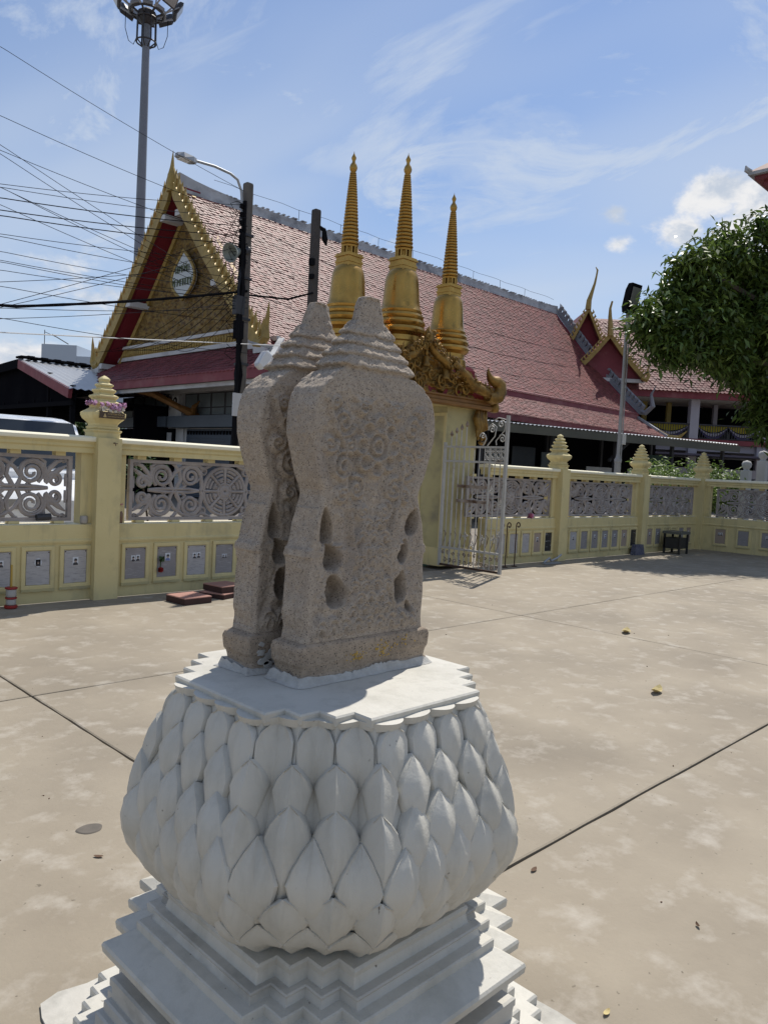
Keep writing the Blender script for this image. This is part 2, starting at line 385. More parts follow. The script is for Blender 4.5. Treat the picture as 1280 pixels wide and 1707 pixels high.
MT['purplefl'] = mat('lilac cloth petals', (.56, .30, .46), (.66, .44, .58), scale=30, rough=.6, island=.25, trans=.15)
MT['whitefl'] = mat('white cloth petals', (.74, .68, .58), (.68, .62, .52), scale=30, rough=.6, trans=.15)
MT['brownplate'] = mat('brown name plate', (.075, .045, .025), (.06, .035, .02), scale=6, rough=.3)
MT['plateletter'] = mat('gold plate lettering', (.42, .31, .14), rough=.4)
MT['signwhite'] = mat('white medallion', (.50, .53, .54), (.45, .48, .49), scale=2, rough=.6)
MT['signletter'] = mat('dark green lettering', (.10, .125, .07), rough=.6)
MT['cloth_yellow'] = mat('yellow bunting cloth', (.40, .33, .03), (.33, .27, .025), scale=1, rough=.8)
MT['cloth_violet'] = mat('violet bunting cloth', (.07, .055, .15), rough=.8)
MT['cloth_white'] = mat('pale bunting cloth', (.38, .36, .42), rough=.8)
MT['concol'] = mat('lilac grey column paint', (.40, .38, .42), (.34, .32, .36), scale=.8, rough=.7)
MT['goldcol'] = mat('ochre column paint', (.32, .24, .07), rough=.6)
MT['greenbox'] = mat('dark green board', (.015, .05, .042), rough=.6)
MT['purplecloth'] = mat('purple grey awning', (.10, .09, .13), (.075, .07, .10), scale=.8, rough=.7)
MT['dryleaf'] = mat('dry fallen leaf', (.52, .43, .20), (.40, .30, .12), scale=20, rough=.7)
MT['brownleaf'] = mat('brown leaf scrap', (.10, .055, .03), rough=.8)
MT['stain'] = mat('dark ground stain', (.10, .09, .075), (.14, .12, .10), scale=22, rough=.9)
MT['greenmat'] = mat('green door mat', (.03, .055, .035), rough=.95)
MT['bottle'] = mat('brown bottle glass', (.16, .09, .05), rough=.2, spec=.5)
MT['chair'] = mat('dark chair frame', (.03, .03, .028), rough=.5)
MT['bluebag'] = mat('blue printed packet', (.03, .035, .08), (.14, .145, .18), scale=26, rough=.5)
MT['redcloth'] = mat('red stall cloth', (.16, .03, .03), (.10, .02, .02), scale=3, rough=.8)
MT['postgrey'] = mat('pale grey post paint', (.30, .30, .295), (.24, .24, .24), scale=3, rough=.5)
MT['crocket'] = mat('dull cement crockets', (.25, .26, .28), (.18, .185, .20), scale=1.5, rough=.85)

# ================================================================== GROUND (structure)
outer = MB(); outer.add([(-400, -400, -.06), (400, -400, -.06), (400, 400, -.06), (-400, 400, -.06)], [(0, 1, 2, 3)])
outer.build('ground', MT['road'], kind='structure')
GX1, GY1 = 18.6, 7.84
jb = MB(); jb.add([(-34, -26, -.025), (GX1, -26, -.025), (GX1, GY1, -.025), (-34, GY1, -.025)], [(0, 1, 2, 3)])
yard = jb.build('courtyard', MT['joint'], kind='structure')
JX, JY = 1.822, 1.662
xs = [JX + 5.2 * k for k in range(-6, 4)]; xs = [-33.5] + [x for x in xs if -33 < x < GX1 - .3] + [GX1]
ys = [JY + 3.163 * k for k in range(-8, 2)]; ys = [-26] + [y for y in ys if -25.5 < y < GY1 - .3] + [GY1]
G = .007
for i in range(len(xs) - 1):
    for j in range(len(ys) - 1):
        b = MB(); x0, x1, y0, y1 = xs[i] + G, xs[i + 1] - G, ys[j] + G, ys[j + 1] - G
        # slightly wandering, chipped edges
        n = 22; ring = []
        rr = random.Random(i * 91 + j)
        for (ax, ay, bx, by) in ((x0, y0, x1, y0), (x1, y0, x1, y1), (x1, y1, x0, y1), (x0, y1, x0, y0)):
            for k in range(n):
                t = k / n; w = rr.uniform(-.0028, .0032)
                px_, py_ = ax + (bx - ax) * t, ay + (by - ay) * t
                ring.append((px_ + (w if ax == bx else 0), py_ + (w if ay == by else 0)))
        cx_, cy_ = (x0 + x1) / 2, (y0 + y1) / 2
        top = [(x, y, 0.0) for x, y in ring]
        inn = [(cx_ + (x - cx_) * (1 - .008 / (x1 - x0) * 2), cy_ + (y - cy_) * (1 - .008 / (y1 - y0) * 2), 0.0) for x, y in ring]
        low = [(x, y, -.02) for x, y in ring]
        edge = [(x, y, -.004) for x, y in ring]
        b.loft([low, edge, inn])
        b.build('concrete_slab', MT['concrete'], parent=yard)

# ================================================================== SEMA PEDESTAL
PC = np.array([1.35, 1.52, 0.0])
def notched(h, w, z, cx_=PC[0], cy_=PC[1]):
    d = (h - w) / 3.0
    q = [(h, w), (h - d, w), (h - d, w + d), (h - 2 * d, w + d), (h - 2 * d, w + 2 * d), (w, w + 2 * d), (w, h)]
    out = []
    for k in range(4):
        for x, y in q:
            for _ in range(k): x, y = -y, x
            out.append((cx_ + x, cy_ + y, z))
    return out
ped = thing('sema_pedestal', 'white painted lotus pedestal with petal rows and stepped zigzag base under the two boundary stones', 'pedestal', (PC[0], PC[1], 0))
# thin cement pad on the ground and painted bottom plinth
m = MB(); r_ = random.Random(3); pts = []
for k in range(90):
    a = 2 * math.pi * k / 90
    rad = .53 / max(abs(math.cos(a)), abs(math.sin(a)))
    rad = min(rad, .745) * (1 + r_.uniform(-.018, .018)) + .03 * math.sin(5 * a + 1)
    pts.append((PC[0] + rad * math.cos(a), PC[1] + rad * math.sin(a)))
m.loft([[(x, y, 0.002) for x, y in pts], [(x, y, .008) for x, y in pts]])
m.build('cement_pad', MT['whitegrime'], parent=ped)
m = MB(); m.loft([notched(.505, .38, .004), notched(.505, .38, .030), notched(.50, .375, .036)]); m.build('floor_plinth', MT['white'], parent=ped)
def tier(name, prof, mt):
    m = MB(); rings = [notched(h, w, z) for h, w, z in prof]; m.loft(rings); return m.build(name, mt, parent=ped)
tier('lower_step', [(.485, .295, .036), (.485, .295, .082), (.480, .290, .086)], MT['whitegrime'])
tier('lower_step', [(.468, .285, .086), (.468, .285, .112), (.463, .28, .116)], MT['whitegrime'])
tier('lower_step', [(.452, .275, .116), (.452, .275, .150), (.458, .276, .154), (.458, .276, .172), (.452, .272, .176)], MT['whitegrime'])
tier('recessed_neck', [(.415, .24, .176), (.408, .235, .200), (.412, .238, .235), (.435, .25, .247)], MT['whitegrime'])
tier('projecting_slab', [(.462, .26, .247), (.482, .272, .254), (.485, .273, .272), (.481, .271, .279), (.412, .232, .304), (.412, .232, .324), (.408, .23, .327)], MT['white'])
tier('upper_step', [(.380, .214, .327), (.374, .211, .343), (.378, .213, .350), (.374, .211, .353)], MT['whitegrime'])
tier('upper_step', [(.352, .199, .353), (.345, .195, .376), (.350, .198, .392), (.345, .196, .398)], MT['white'])

# bulb profile: half width of the square faces by height
BZ = np.array([.392, .40, .42, .45, .49, .54, .60, .67, .74, .80, .86, .91, .945])
BH = np.array([.312, .328, .352, .384, .412, .436, .449, .443, .424, .403, .381, .363, .354])
def bh(z): return np.interp(z, BZ, BH)
def kfold(z): return np.interp(z, [.40, .46, .54, .62, .70, .80, .95], [.8, .55, .42, .60, .85, .95, .95])
# parameter u along the outline: each quadrant has a face of 4 units and a corner of 3 units
def outl(u, z, off=0.0):
    h = bh(z); w = h * .505; d = (h - w) / 3; kf = kfold(z)
    q = int(u // 7) % 4; t = u - 7 * (u // 7)
    if t <= 4:
        x, y = h, -w + 2 * w * t / 4; nx, ny = 1.0, 0.0
        if t < .35: s_ = (1 - t / .35) * .5; nx, ny = math.cos(-R(45) * s_), math.sin(-R(45) * s_)
        if t > 3.65: s_ = (1 - (4 - t) / .35) * .5; nx, ny = math.cos(R(45) * s_), math.sin(R(45) * s_)
    else:
        t2 = t - 4; i = min(int(t2), 2); f = t2 - i
        ax, ay = h - i * d, w + i * d
        x, y = ax - d * f, ay + d * f
        inn = kf * (1 - abs(2 * f - 1)) * d / 2
        x -= inn; y -= inn
        a = R(22.5 + 45.0 * t2 / 3); nx, ny = math.cos(a), math.sin(a)
        if i > 0 or f > .3: pass
    x += nx * off; y += ny * off
    for _ in range(q): x, y = -y, x
    return PC[0] + x, PC[1] + y
US = []
for q in range(4):
    US += [7 * q + .5 * k for k in range(8)] + [7 * q + 4 + .25 * k for k in range(12)]
m = MB(); zs = np.concatenate([BZ[:6], np.linspace(.58, .945, 12)])
m.loft([[(*outl(u, z, -.004), z) for u in US] for z in zs])
bulb = m.build('lotus_bulb', MT['white'], parent=ped, smooth=32)

AS = [-1.05, -1.0, -.90, -.76, -.45, -.14, 0.0, .14, .45, .76, .90, 1.0, 1.05]
def petal(u0, hw, z0, z1, lift=.016, bulge=.017, wob=0.0, tipr=1.0, flat_top=False):
    b_ = MB(); P = []
    BS = [0, .14, .3, .46, .62, .76, .88, .96, 1.0]
    for b in BS:
        f = (math.sin(math.pi * min(.06 + .50 * b, .5)) if b < .5 else 1 - ((b - .5) / .5) ** 2.2) if not flat_top else (.85 + .15 * math.sin(math.pi * b / 2)) * (1 - max(0, (b - .72) / .28) ** 2.6)
        z = z0 + (z1 - z0) * b
        row = []
        for a in AS:
            aa = max(-1, min(1, a))
            u = u0 + aa * hw * f + wob * b
            e = 1 - abs(aa) ** 2.2
            off = -.011 * (1 - b) ** 1.6 + lift * .62 * b + 1.45 * bulge * e * math.sin(math.pi * min(1, .03 + .93 * b ** 1.15)) + .0055 * math.exp(-((abs(aa) - .90) / .10) ** 2) * min(1, b * 1.6) + .003 * math.exp(-(aa / .16) ** 2) * b
            if abs(a) > 1: off = -.003
            if b == 1.0: off = lift * .62 + .003
            x, y = outl(u % 28, z, off)
            row.append((x, y, z))
        P.append(row)
    # closing tip under the lifted edge
    z = z1 - .004; P.append([(*outl((u0 + wob) % 28, z, -.004), z) for a in AS])
    b_.grid(P)
    return b_
ROWS = [  # centres, tip z, bottom z, half width, lift, bulge
    ('rim', [.5, 1.5, 2.5, 3.5, 4.5, 5.5, 6.5], .940, .79, .52, .015, .013),
    ('a', [0, 1, 2, 3, 4, 5, 6], .872, .70, .54, .024, .016),
    ('b', [0, .80, 1.6, 2.4, 3.2, 4, 5, 6], .787, .59, .53, .025, .018),
    ('c', [.42, 1.2, 2.0, 2.8, 3.58, 4.5, 5.5, 6.5], .712, .49, .55, .025, .019),
    ('d', [0.0, .8, 1.6, 2.4, 3.2, 4.0, 5.0, 6.0], .615, .43, .56, .019, .015),
    ('e', [.42, 1.2, 2.0, 2.8, 3.58, 4.5, 5.5, 6.5], .520, .400, .60, .008, .011),
]
for nm, cs, zt, zb, hw, lf, bu in ROWS:
    for q in range(4):
        for c in cs:
            u = 7 * q + c
            j = lambda s: random.uniform(-s, s)
            p = petal(u + j(.03), hw * .95 * (1 + j(.06)), zb + j(.006), zt + j(.007) * (nm != 'rim'), lf + j(.003), (bu + j(.003)) * (.55 if c in (0, 4, 5, 6, 0.0) and nm != 'rim' else 1.0), wob=j(.05), flat_top=(nm == 'rim'))
            p.build('petal', MT['white'], parent=bulb, smooth=38)
# scalloped rim plate and top slab
m = MB(); ring0, ring1 = [], []
for k in range(28 * 8):
    u = k / 8.0; f = u % 1.0
    sc_ = .024 * (math.sin(math.pi * ((u) % 1.0)) ** .7) - .002
    x, y = outl(u, .944, sc_ + .002); ring1.append((x, y, .9475 + .002 * math.sin(3.1 * u)))
    x, y = outl(u, .938, sc_ - .006); ring0.append((x, y, .930))
cen = [(PC[0] + (p[0] - PC[0]) * .8, PC[1] + (p[1] - PC[1]) * .8, .950) for p in ring1]
m.loft([ring0, ring1, cen]); m.build('rim', MT['white'], parent=ped, smooth=30)
tier('top_slab', [(.352, .188, .940), (.354, .189, .958), (.350, .187, .962)], MT['white'])

# ================================================================== SEMA STONES
ZS = .962
PROF = [(0, .226, .060), (.020, .229, .061), (.024, .221, .057), (.044, .226, .059), (.052, .232, .062), (.086, .236, .063), (.097, .232, .061), (.104, .213, .053),
        (.135, .209, .052), (.20, .212, .053), (.28, .208, .0525), (.312, .208, .0525), (.318, .213, .055), (.334, .212, .0545), (.342, .206, .052), (.40, .194, .052), (.45, .179, .0515), (.47, .174, .051),
        (.485, .176, .051), (.52, .193, .052), (.58, .211, .053), (.62, .222, .055), (.655, .222, .057), (.69, .218, .058), (.72, .209, .059), (.738, .199, .060), (.746, .190, .060), (.766, .172, .058), (.784, .157, .056),
        (.788, .149, .054), (.796, .149, .054), (.7975, .157, .061), (.801, .1605, .063), (.806, .158, .062), (.8235, .139, .050),
        (.827, .134, .047), (.8285, .141, .0505), (.832, .144, .0515), (.837, .142, .0505), (.853, .122, .038), (.857, .117, .0355), (.8585, .125, .0385), (.862, .128, .0395), (.867, .125, .0385), (.882, .105, .026),
        (.886, .099, .024), (.8875, .105, .0275), (.891, .1075, .0285), (.896, .106, .0275), (.911, .085, .019), (.921, .062, .0175), (.925, .051, .017),
        (.94, .047, .0165), (.962, .041, .016), (.982, .034, .015), (.989, .029, .020), (.992, .016, .012), (.993, .002, .002)]
PROF = np.array(PROF)
HOLL = [(-.157, .394, .021, .050, -.18, .056), (-.134, .316, .026, .036, -.40, .054), (-.120, .229, .033, .045, -.28, .058),
        (.158, .402, .020, .040, .20, .052), (.126, .320, .021, .036, .28, .052), (.116, .224, .025, .047, .16, .054), (.153, .167, .010, .022, -.6, .034)]
def _sp(cx_, cz, r, tu, a0, sg, n=60):
    t = np.linspace(0, 1, n); rr = r * (1 - .86 * t ** .85); a = a0 + sg * tu * 2 * np.pi * t
    return np.stack([cx_ + rr * np.cos(a), cz + rr * np.sin(a)], 1)
def carve_lines():
    """Worn ornament of the slab face: rosette, scrolls on the belly, a column of scale leaves below, lotus row at the foot."""
    L_ = []
    for r in (.018, .038): L_.append(np.stack([r * np.cos(np.linspace(0, 6.3, 40)), .60 + r * np.sin(np.linspace(0, 6.3, 40))], 1))
    for k in range(8):
        a = k * np.pi / 4; c = np.array([.058 * np.cos(a), .60 + .058 * np.sin(a)]); t = np.linspace(0, 6.3, 26); L_.append(np.stack([c[0] + .020 * np.cos(t), c[1] + .020 * np.sin(t)], 1))
    for sg in (-1, 1):
        for cx_, cz, r, tu, a0, d in ((.125, .655, .040, 1.7, 3.4, 1), (.115, .545, .042, 1.8, 2.2, -1), (.060, .695, .030, 1.5, 4.2, -1), (.165, .600, .026, 1.4, 3.1, 1), (.070, .490, .034, 1.6, 1.2, 1), (.038, .430, .026, 1.5, 1.0, -1), (.155, .700, .018, 1.3, 3, -1), (.10, .60, .022, 1.3, 2.5, 1), (.115, .47, .022, 1.3, 2, -1)):
            q = _sp(cx_, cz, r, tu, a0, d); q[:, 0] *= sg; L_.append(q)
        t = np.linspace(0, 1, 60)
        L_.append(np.stack([sg * (.175 - .10 * t + .012 * np.sin(9 * t)), .74 - .30 * t], 1)); L_.append(np.stack([sg * (.085 - .03 * t), .44 - .14 * t], 1))
        L_.append(np.stack([sg * (.062 + .11 * (1 - t) ** 2 * 0 + .035 * t), .33 - .18 * t], 1)); L_.append(np.stack([sg * (.02 + .16 * t), .725 - .02 * np.sin(7 * t)], 1))
    for i in range(8):       # scale leaves
        zc = .395 - .032 * i; n = 2 + (i % 2) + (i > 4)
        for j in range(n):
            xc = (j - (n - 1) / 2) * .040; t = np.linspace(0, np.pi, 22); L_.append(np.stack([xc + .020 * np.cos(t), zc + .026 * np.sin(t) - .008], 1)); L_.append(np.stack([xc + .010 * np.cos(t), zc + .014 * np.sin(t) - .008], 1))
    for j in range(9):       # lotus row
        xc = -.165 + .041 * j; t = np.linspace(0, np.pi, 26)
        for k in (1, .55): L_.append(np.stack([xc + .021 * k * np.cos(t), .117 + .040 * k * np.sin(t)], 1))
    return np.concatenate(L_)
CARVE = carve_lines()
def sema(cx_, cyc, seed, name, label, shear=0.0, broken=False):
    th = thing(name, label, 'boundary stone', (cx_, cyc, ZS), 'boundary stones on the lotus pedestal')
    def part(z0, z1, nz, pname, mt):
        zz = np.linspace(z0, z1, nz)
        w = np.interp(zz, PROF[:, 0], PROF[:, 1]); t = np.interp(zz, PROF[:, 0], PROF[:, 2])
        nf, ns = 150, 26
        sf = np.linspace(-1, 1, nf); sf = np.sign(sf) * (1 - (1 - np.abs(sf)) ** 1.15)
        rows = []
        rc = np.minimum(np.where(zz > .79, .03, .009), t * .8)
        XF = w[:, None] * sf[None, :]
        edge = np.clip((np.abs(XF) - (w - rc)[:, None]) / rc[:, None], 0, 1)
        YF = -t[:, None] + rc[:, None] * (1 - np.sqrt(1 - np.minimum(edge, .999) ** 2))
        ZF = np.repeat(zz[:, None], nf, 1)
        # carving on the front face
        ins = 1 - sstep(.80, .98, np.abs(sf))[None, :]
        low_ = sstep(.108, .125, ZF) * (1 - sstep(.70, .735, ZF))
        rid = 1 - np.abs(2 * fbm(XF * 34 + 3, ZF * 34, 3, seed) - 1)
        rel = .004 * (rid - .6) + .006 * (fbm(XF * 75, ZF * 75, 3, seed + 5) - .5) + .003 * (fbm(XF * 160, ZF * 160, 2, seed + 6) - .5)
        if zz[-1] > .2:
            D = np.full(XF.shape, 9.0); wx = XF + .007 * (fbm(XF * 22, ZF * 22, 2, seed + 7) - .5); wz = ZF + .007 * (fbm(XF * 22 + 9, ZF * 22, 2, seed + 8) - .5)
            for r0c in range(0, XF.shape[0], 40):
                sl = slice(r0c, r0c + 40); za_, zb_ = ZF[sl].min() - .04, ZF[sl].max() + .04
                Q = CARVE[(CARVE[:, 1] > za_) & (CARVE[:, 1] < zb_)]
                if len(Q): D[sl] = np.sqrt(((wx[sl][..., None] - Q[:, 0]) ** 2 + (wz[sl][..., None] - Q[:, 1]) ** 2).min(-1))
            worn = .45 + .9 * fbm(XF * 11 + 4, ZF * 11, 3, seed + 9)
            rel = rel + worn * (.0088 * np.exp(-(D / .0048) ** 2) - .0062 * sstep(.006, .012, D) * (1 - sstep(.016, .040, D)))
        panel = np.clip(1.25 - np.abs(XF) / (.165 - .10 * np.clip((.55 - ZF) / .1, 0, 1) * 0), 0, 1)
        dep = np.zeros_like(XF)
        for hx, hz, rx, rz_, ti, dp in HOLL:
            dx, dz = XF - hx, ZF - hz
            a_, b2 = dx * math.cos(ti) - dz * math.sin(ti), dx * math.sin(ti) + dz * math.cos(ti)
            rx_ = rx * (1 - .45 * np.clip(b2 / rz_, -1, 1))
            q = (a_ / rx_) ** 2 + (b2 / rz_) ** 2
            dep = np.maximum(dep, dp * (1 - sstep(.45, 1.05, q)))
        # side figures stand a little back from the central panel
        sh = .145 + .055 * np.clip((.20 - ZF) / .12, 0, 1) - .045 * np.clip((ZF - .22) / .12, 0, 1) * (ZF < .34) - .045 * np.clip((ZF - .34) / .01, 0, 1) * (1 - np.clip((ZF - .40) / .10, 0, 1))
        side = sstep(sh, sh + .02, np.abs(XF)) * sstep(.12, .17, ZF) * (1 - sstep(.40, .455, ZF))
        baser = .0022 * (fbm(XF * 70, ZF * 70, 4, seed + 2) - .5)
        YF = YF - (rel * ins * low_) + dep + .010 * side * ins + baser
        lump = .006 * (fbm(XF * 9, ZF * 9, 3, seed + 3) - .5); YF = YF + lump
        # right side, back, left side
        sv = np.linspace(0, 1, ns + 2)[1:-1]
        def sidecol(sgn, order):
            X = sgn * (w[:, None] + 0 * sv[None, :]); Y = (-t + rc)[:, None] + (2 * t - 2 * rc)[:, None] * sv[None, :]
            Z = np.repeat(zz[:, None], ns, 1)
            X = X + sgn * (.008 * (fbm(Y * 40 + 7, Z * 22, 4, seed + 11) - .5) + .004 * (fbm(Y * 110, Z * 90, 2, seed + 13) - .5))
            X = X + sgn * (-.004 + .010 * np.abs(np.sin(Z * 22 + 1)) ** 3) * (Z < .44) * (Z > .115)
            return X[:, ::order], Y[:, ::order], Z
        XR, YR, ZR = sidecol(1, 1); XL, YL, ZL = sidecol(-1, -1)
        nb = 40; sb = np.linspace(1, -1, nb)
        XB = w[:, None] * sb[None, :]; eb = np.clip((np.abs(XB) - (w - rc)[:, None]) / rc[:, None], 0, 1)
        YB = t[:, None] - rc[:, None] * (1 - np.sqrt(1 - np.minimum(eb, .999) ** 2)) + .006 * (fbm(XB * 30, zz[:, None] * 30 + 0 * XB, 3, seed + 21) - .5)
        ZB = np.repeat(zz[:, None], nb, 1)
        X = np.concatenate([XF, XR, XB, XL], 1); Y = np.concatenate([YF, YR, YB, YL], 1); Z = np.concatenate([ZF, ZR, ZB, ZL], 1)
        # rough weathering on shoulders and rings
        up_ = sstep(.735, .76, Z)
        ang = np.arctan2(Y * 4, X)
        Z = Z + up_ * .010 * (fbm(ang * 9 + 5, Z * 60, 4, seed + 31) - .5) * (Z < .985)
        s2 = 1 + up_ * .09 * (fbm(ang * 7, Z * 55, 4, seed + 33) - .5)
        X, Y = X * s2, Y * s2
        if broken:   # knocked corners of the rings and knob on the right
            k = sstep(.02, .10, X - (.93 - Z) * .9) * sstep(.78, .80, Z)
            kn = sstep(.92, .93, Z)
            X = X - k * .035 * fbm(Z * 60, Y * 40, 3, seed + 41) * (1 - kn); Y = Y + k * .016 * (fbm(X * 50, Z * 50, 3, seed + 43))
            Y = Y + kn * .012 * (fbm(X * 45, Z * 45, 3, seed + 44) - .3) * sstep(-.005, .012, X); X = X + kn * .006 * (Z - .92) / .07
        X = X - .006 * sstep(.75, .80, Z); X = X * (1 - sstep(.755, .80, Z) * (.020 / np.maximum(np.interp(Z, PROF[:, 0], PROF[:, 1]), .06)) * (1 - sstep(.900, .930, Z)))
        X = X + shear * Z
        b = MB()
        P = np.stack([X + cx_, Y + cyc, Z + ZS], -1)
        b.loft([list(map(tuple, P[i])) for i in range(len(zz))])
        return b.build(pname, mt, parent=th, smooth=True)
    part(.0, .1035, 46, 'plinth', MT['stonelow'])
    part(.1035, .993, 400, 'carved_slab', MT['stone'])
    # mortar bed smeared round the foot
    b = MB(); r0_, r1_, r2_ = [], [], []
    rr = random.Random(seed); N = 120
    for k in range(N):
        a = 2 * math.pi * k / N; ca, sa = math.cos(a), math.sin(a)
        s_ = 1 / max(abs(ca) / .236, abs(sa) / .069)
        wv = 1 + .05 * math.sin(7 * a + seed) + rr.uniform(-.02, .02)
        hgt = .012 + .010 * (math.sin(3 * a + seed) + 1) * .5 + rr.uniform(0, .008)
        x, y = ca * s_, sa * s_
        r0_.append((cx_ + x * 1.035 * wv ** .4, cyc + y * 1.10 * wv ** .4, ZS + .001)); r1_.append((cx_ + x * 1.012, cyc + y * 1.03, ZS + .006)); r2_.append((cx_ + x * .985, cyc + y * .93, ZS + hgt))
    b.loft([r0_, r1_, r2_]); b.build('mortar_bed', MT['mortar'], parent=th, smooth=40)
    return th
s1 = sema(1.408, 1.4975, 11, 'boundary_stone', 'front granite boundary stone with intact conical knob and traces of gold leaf on its plinth')
s2 = sema(1.374, 1.665, 57, 'boundary_stone', 'rear granite boundary stone with chipped knob and broken rings, half hidden behind the front stone', broken=True)
# gold leaf flakes stuck on the front plinth
b = MB()
for k in range(90):
    cxx, czz = random.choice([(1.465, .062), (1.45, .066), (1.375, .052), (1.36, .058), (1.53, .075)])
    x, z = cxx + random.gauss(0, .016), czz + random.gauss(0, .009)
    yy = 1.4975 - np.interp(z, PROF[:, 0], PROF[:, 2]) - .0016; s_ = random.uniform(.0012, .0040)
    b.obox((x, yy, ZS + z), (s_, .0016, s_), 0)
b.build('gold_leaf', MT['goldleaf'], parent=s1)
# patches of white paint on the rear stone's front
b = MB()
for k in range(7):
    x, z, s_ = [(-.196, .055, .013), (-.16, .048, .022), (-.185, .03, .017), (-.155, .068, .010), (-.195, .076, .009), (-.172, .02, .015), (-.15, .03, .010)][k]
    n = 14; rr = [s_ * random.uniform(.6, 1.2) for _ in range(n)]
    yy = 1.665 - .0665
    b.ext_y([(1.374 + x + rr[i] * math.cos(2 * math.pi * i / n), ZS + z + .7 * rr[i] * math.sin(2 * math.pi * i / n)) for i in range(n)], yy, yy + .006)
b.build('paint_patch', MT['mortar'], parent=s2)

# ================================================================== PERIMETER WALL
WY = 7.85            # courtyard face of the wall
def ident(x, y, z): return (x, y, z)
def side_xf(x, y, z): return (18.66 + (y - WY), 7.85 - x, z)      # wall turning the corner, runs towards -Y; local x = distance from the corner
def spiral(cx_, cz, r, turns, a0, sgn, n=34, r1=.16):
    return [(cx_ + (r * (1 - (1 - r1) * (i / (n - 1)) ** .8)) * math.cos(a0 + sgn * turns * 2 * math.pi * i / (n - 1)), cz + (r * (1 - (1 - r1) * (i / (n - 1)) ** .8)) * math.sin(a0 + sgn * turns * 2 * math.pi * i / (n - 1))) for i in range(n)]
def lattice_mesh():
    """Cast panel 2.46 m x 0.67 m in its own XZ plane: border, wheel in the middle, scrolls mirrored on both sides."""
    m = MB(); HW, HH = 1.23, .335
    for x0, x1, z0, z1 in ((-HW, HW, HH - .035, HH), (-HW, HW, -HH, -HH + .035), (-HW, -HW + .04, -HH + .035, HH - .035), (HW - .04, HW, -HH + .035, HH - .035)):
        m.box(x0, x1, -.028, .028, z0, z1)
    def st(pts, w, d=.022, y=0.0):
        n = len(pts); ws = w if isinstance(w, list) else [w] * n
        rings = []
        for i, (x, z) in enumerate(pts):
            ax, az = pts[max(i - 1, 0)]; bx, bz = pts[min(i + 1, n - 1)]
            L = math.hypot(bx - ax, bz - az) or 1; nx, nz = -(bz - az) / L, (bx - ax) / L; h = ws[i] * .72
            rings.append([(x + nx * h, y + d * .5, z + nz * h), (x + nx * h * .8, y - d * .55, z + nz * h * .8), (x, y - d, z), (x - nx * h * .8, y - d * .55, z - nz * h * .8), (x - nx * h, y + d * .5, z - nz * h), (x, y + d, z)])
        m.loft(rings)
    # wheel
    for r, w in ((.285, .030), (.09, .026)):
        st([(r * math.cos(a), r * math.sin(a)) for a in np.linspace(0, 2 * math.pi, 41)], w)
    for k in range(8):
        a = k * math.pi / 4
        st([(.05 * math.cos(a), .05 * math.sin(a)), (.28 * math.cos(a), .28 * math.sin(a))], .026, y=-.004)
        for r in (.15, .20, .245):
            st([(r * math.cos(t), r * math.sin(t)) for t in np.linspace(a + .14, a + math.pi / 4 - .14, 7)], .022 if r < .24 else .026)
        st([(.115 * math.cos(a + .39), .115 * math.sin(a + .39)), (.165 * math.cos(a + .39), .165 * math.sin(a + .39))], [.05, .006])
    st([(.045 * math.cos(a), .045 * math.sin(a)) for a in np.linspace(0, 2 * math.pi, 17)], .05, y=-.008)
    for sx in (-1, 1):
        for sz in (-1, 1):
            X = lambda x: sx * (HW - x)
            Z = lambda z: sz * z
            def S(pts, w, **k): st([(X(x), Z(z)) for x, z in pts], w, **k)
            def taper(n, w0, w1): return [w0 + (w1 - w0) * i / (n - 1) for i in range(n)]
            for cx_, cz, r, a0, sg, tu in ((.40, .155, .150, math.pi * 1.15, -1, 2.1), (.77, .165, .140, -.3, 1, 2.1), (.17, .085, .085, -.2, 1, 1.7)):
                p = spiral(cx_, cz, r, tu, a0, sg); S(p, taper(len(p), .034, .020))
                p2 = spiral(cx_, cz, r * .80, tu * .45, a0 + .5, sg, n=14, r1=.7); S(p2, taper(14, .024, .008))
            S([(.565, .0), (.60, .06), (.64, .13), (.62, .22), (.56, .29), (.53, .30)], [.03, .034, .03, .028, .024, .016])
            S([(.545, .0), (.52, .05), (.50, .11), (.56, .2), (.66, .27), (.78, .305), (.88, .29), (.92, .23)], [.03, .03, .028, .028, .03, .03, .026, .012])
            S([(.24, .0), (.34, .012), (.46, .018), (.60, .018), (.74, .02), (.88, .0)], .026)
            S([(.26, .05), (.20, .12), (.12, .19), (.055, .235)], [.03, .05, .036, .010])
            S([(.27, .10), (.22, .20), (.15, .27), (.06, .295)], [.016, .036, .032, .012])
            S([(.28, .20), (.27, .265), (.33, .305), (.44, .31)], [.03, .026, .022, .012])
            S([(.045, .02), (.05, .09), (.06, .15)], [.034, .03, .01]); S([(.84, .10), (.90, .16), (.93, .05), (.90, 0)], [.02, .04, .04, .02])
            S([(.86, .30), (.93, .26), (1.0, .29), (1.06, .31)], [.02, .034, .03, .01]); S([(.66, .02), (.70, .06), (.66, .10)], [.03, .03, .012])
            p = spiral(.93, .225, .055, 1.4, 2.2, -1, n=16); S(p, taper(16, .022, .012))
            p = spiral(.085, .285, .04, 1.2, .2, 1, n=12); S(p, taper(12, .02, .010))
            S([(.40, .02), (.43, .055), (.46, .02)], .016)
    return m.mesh('lattice', MT['lattice'], 35)
LATM = lattice_mesh()
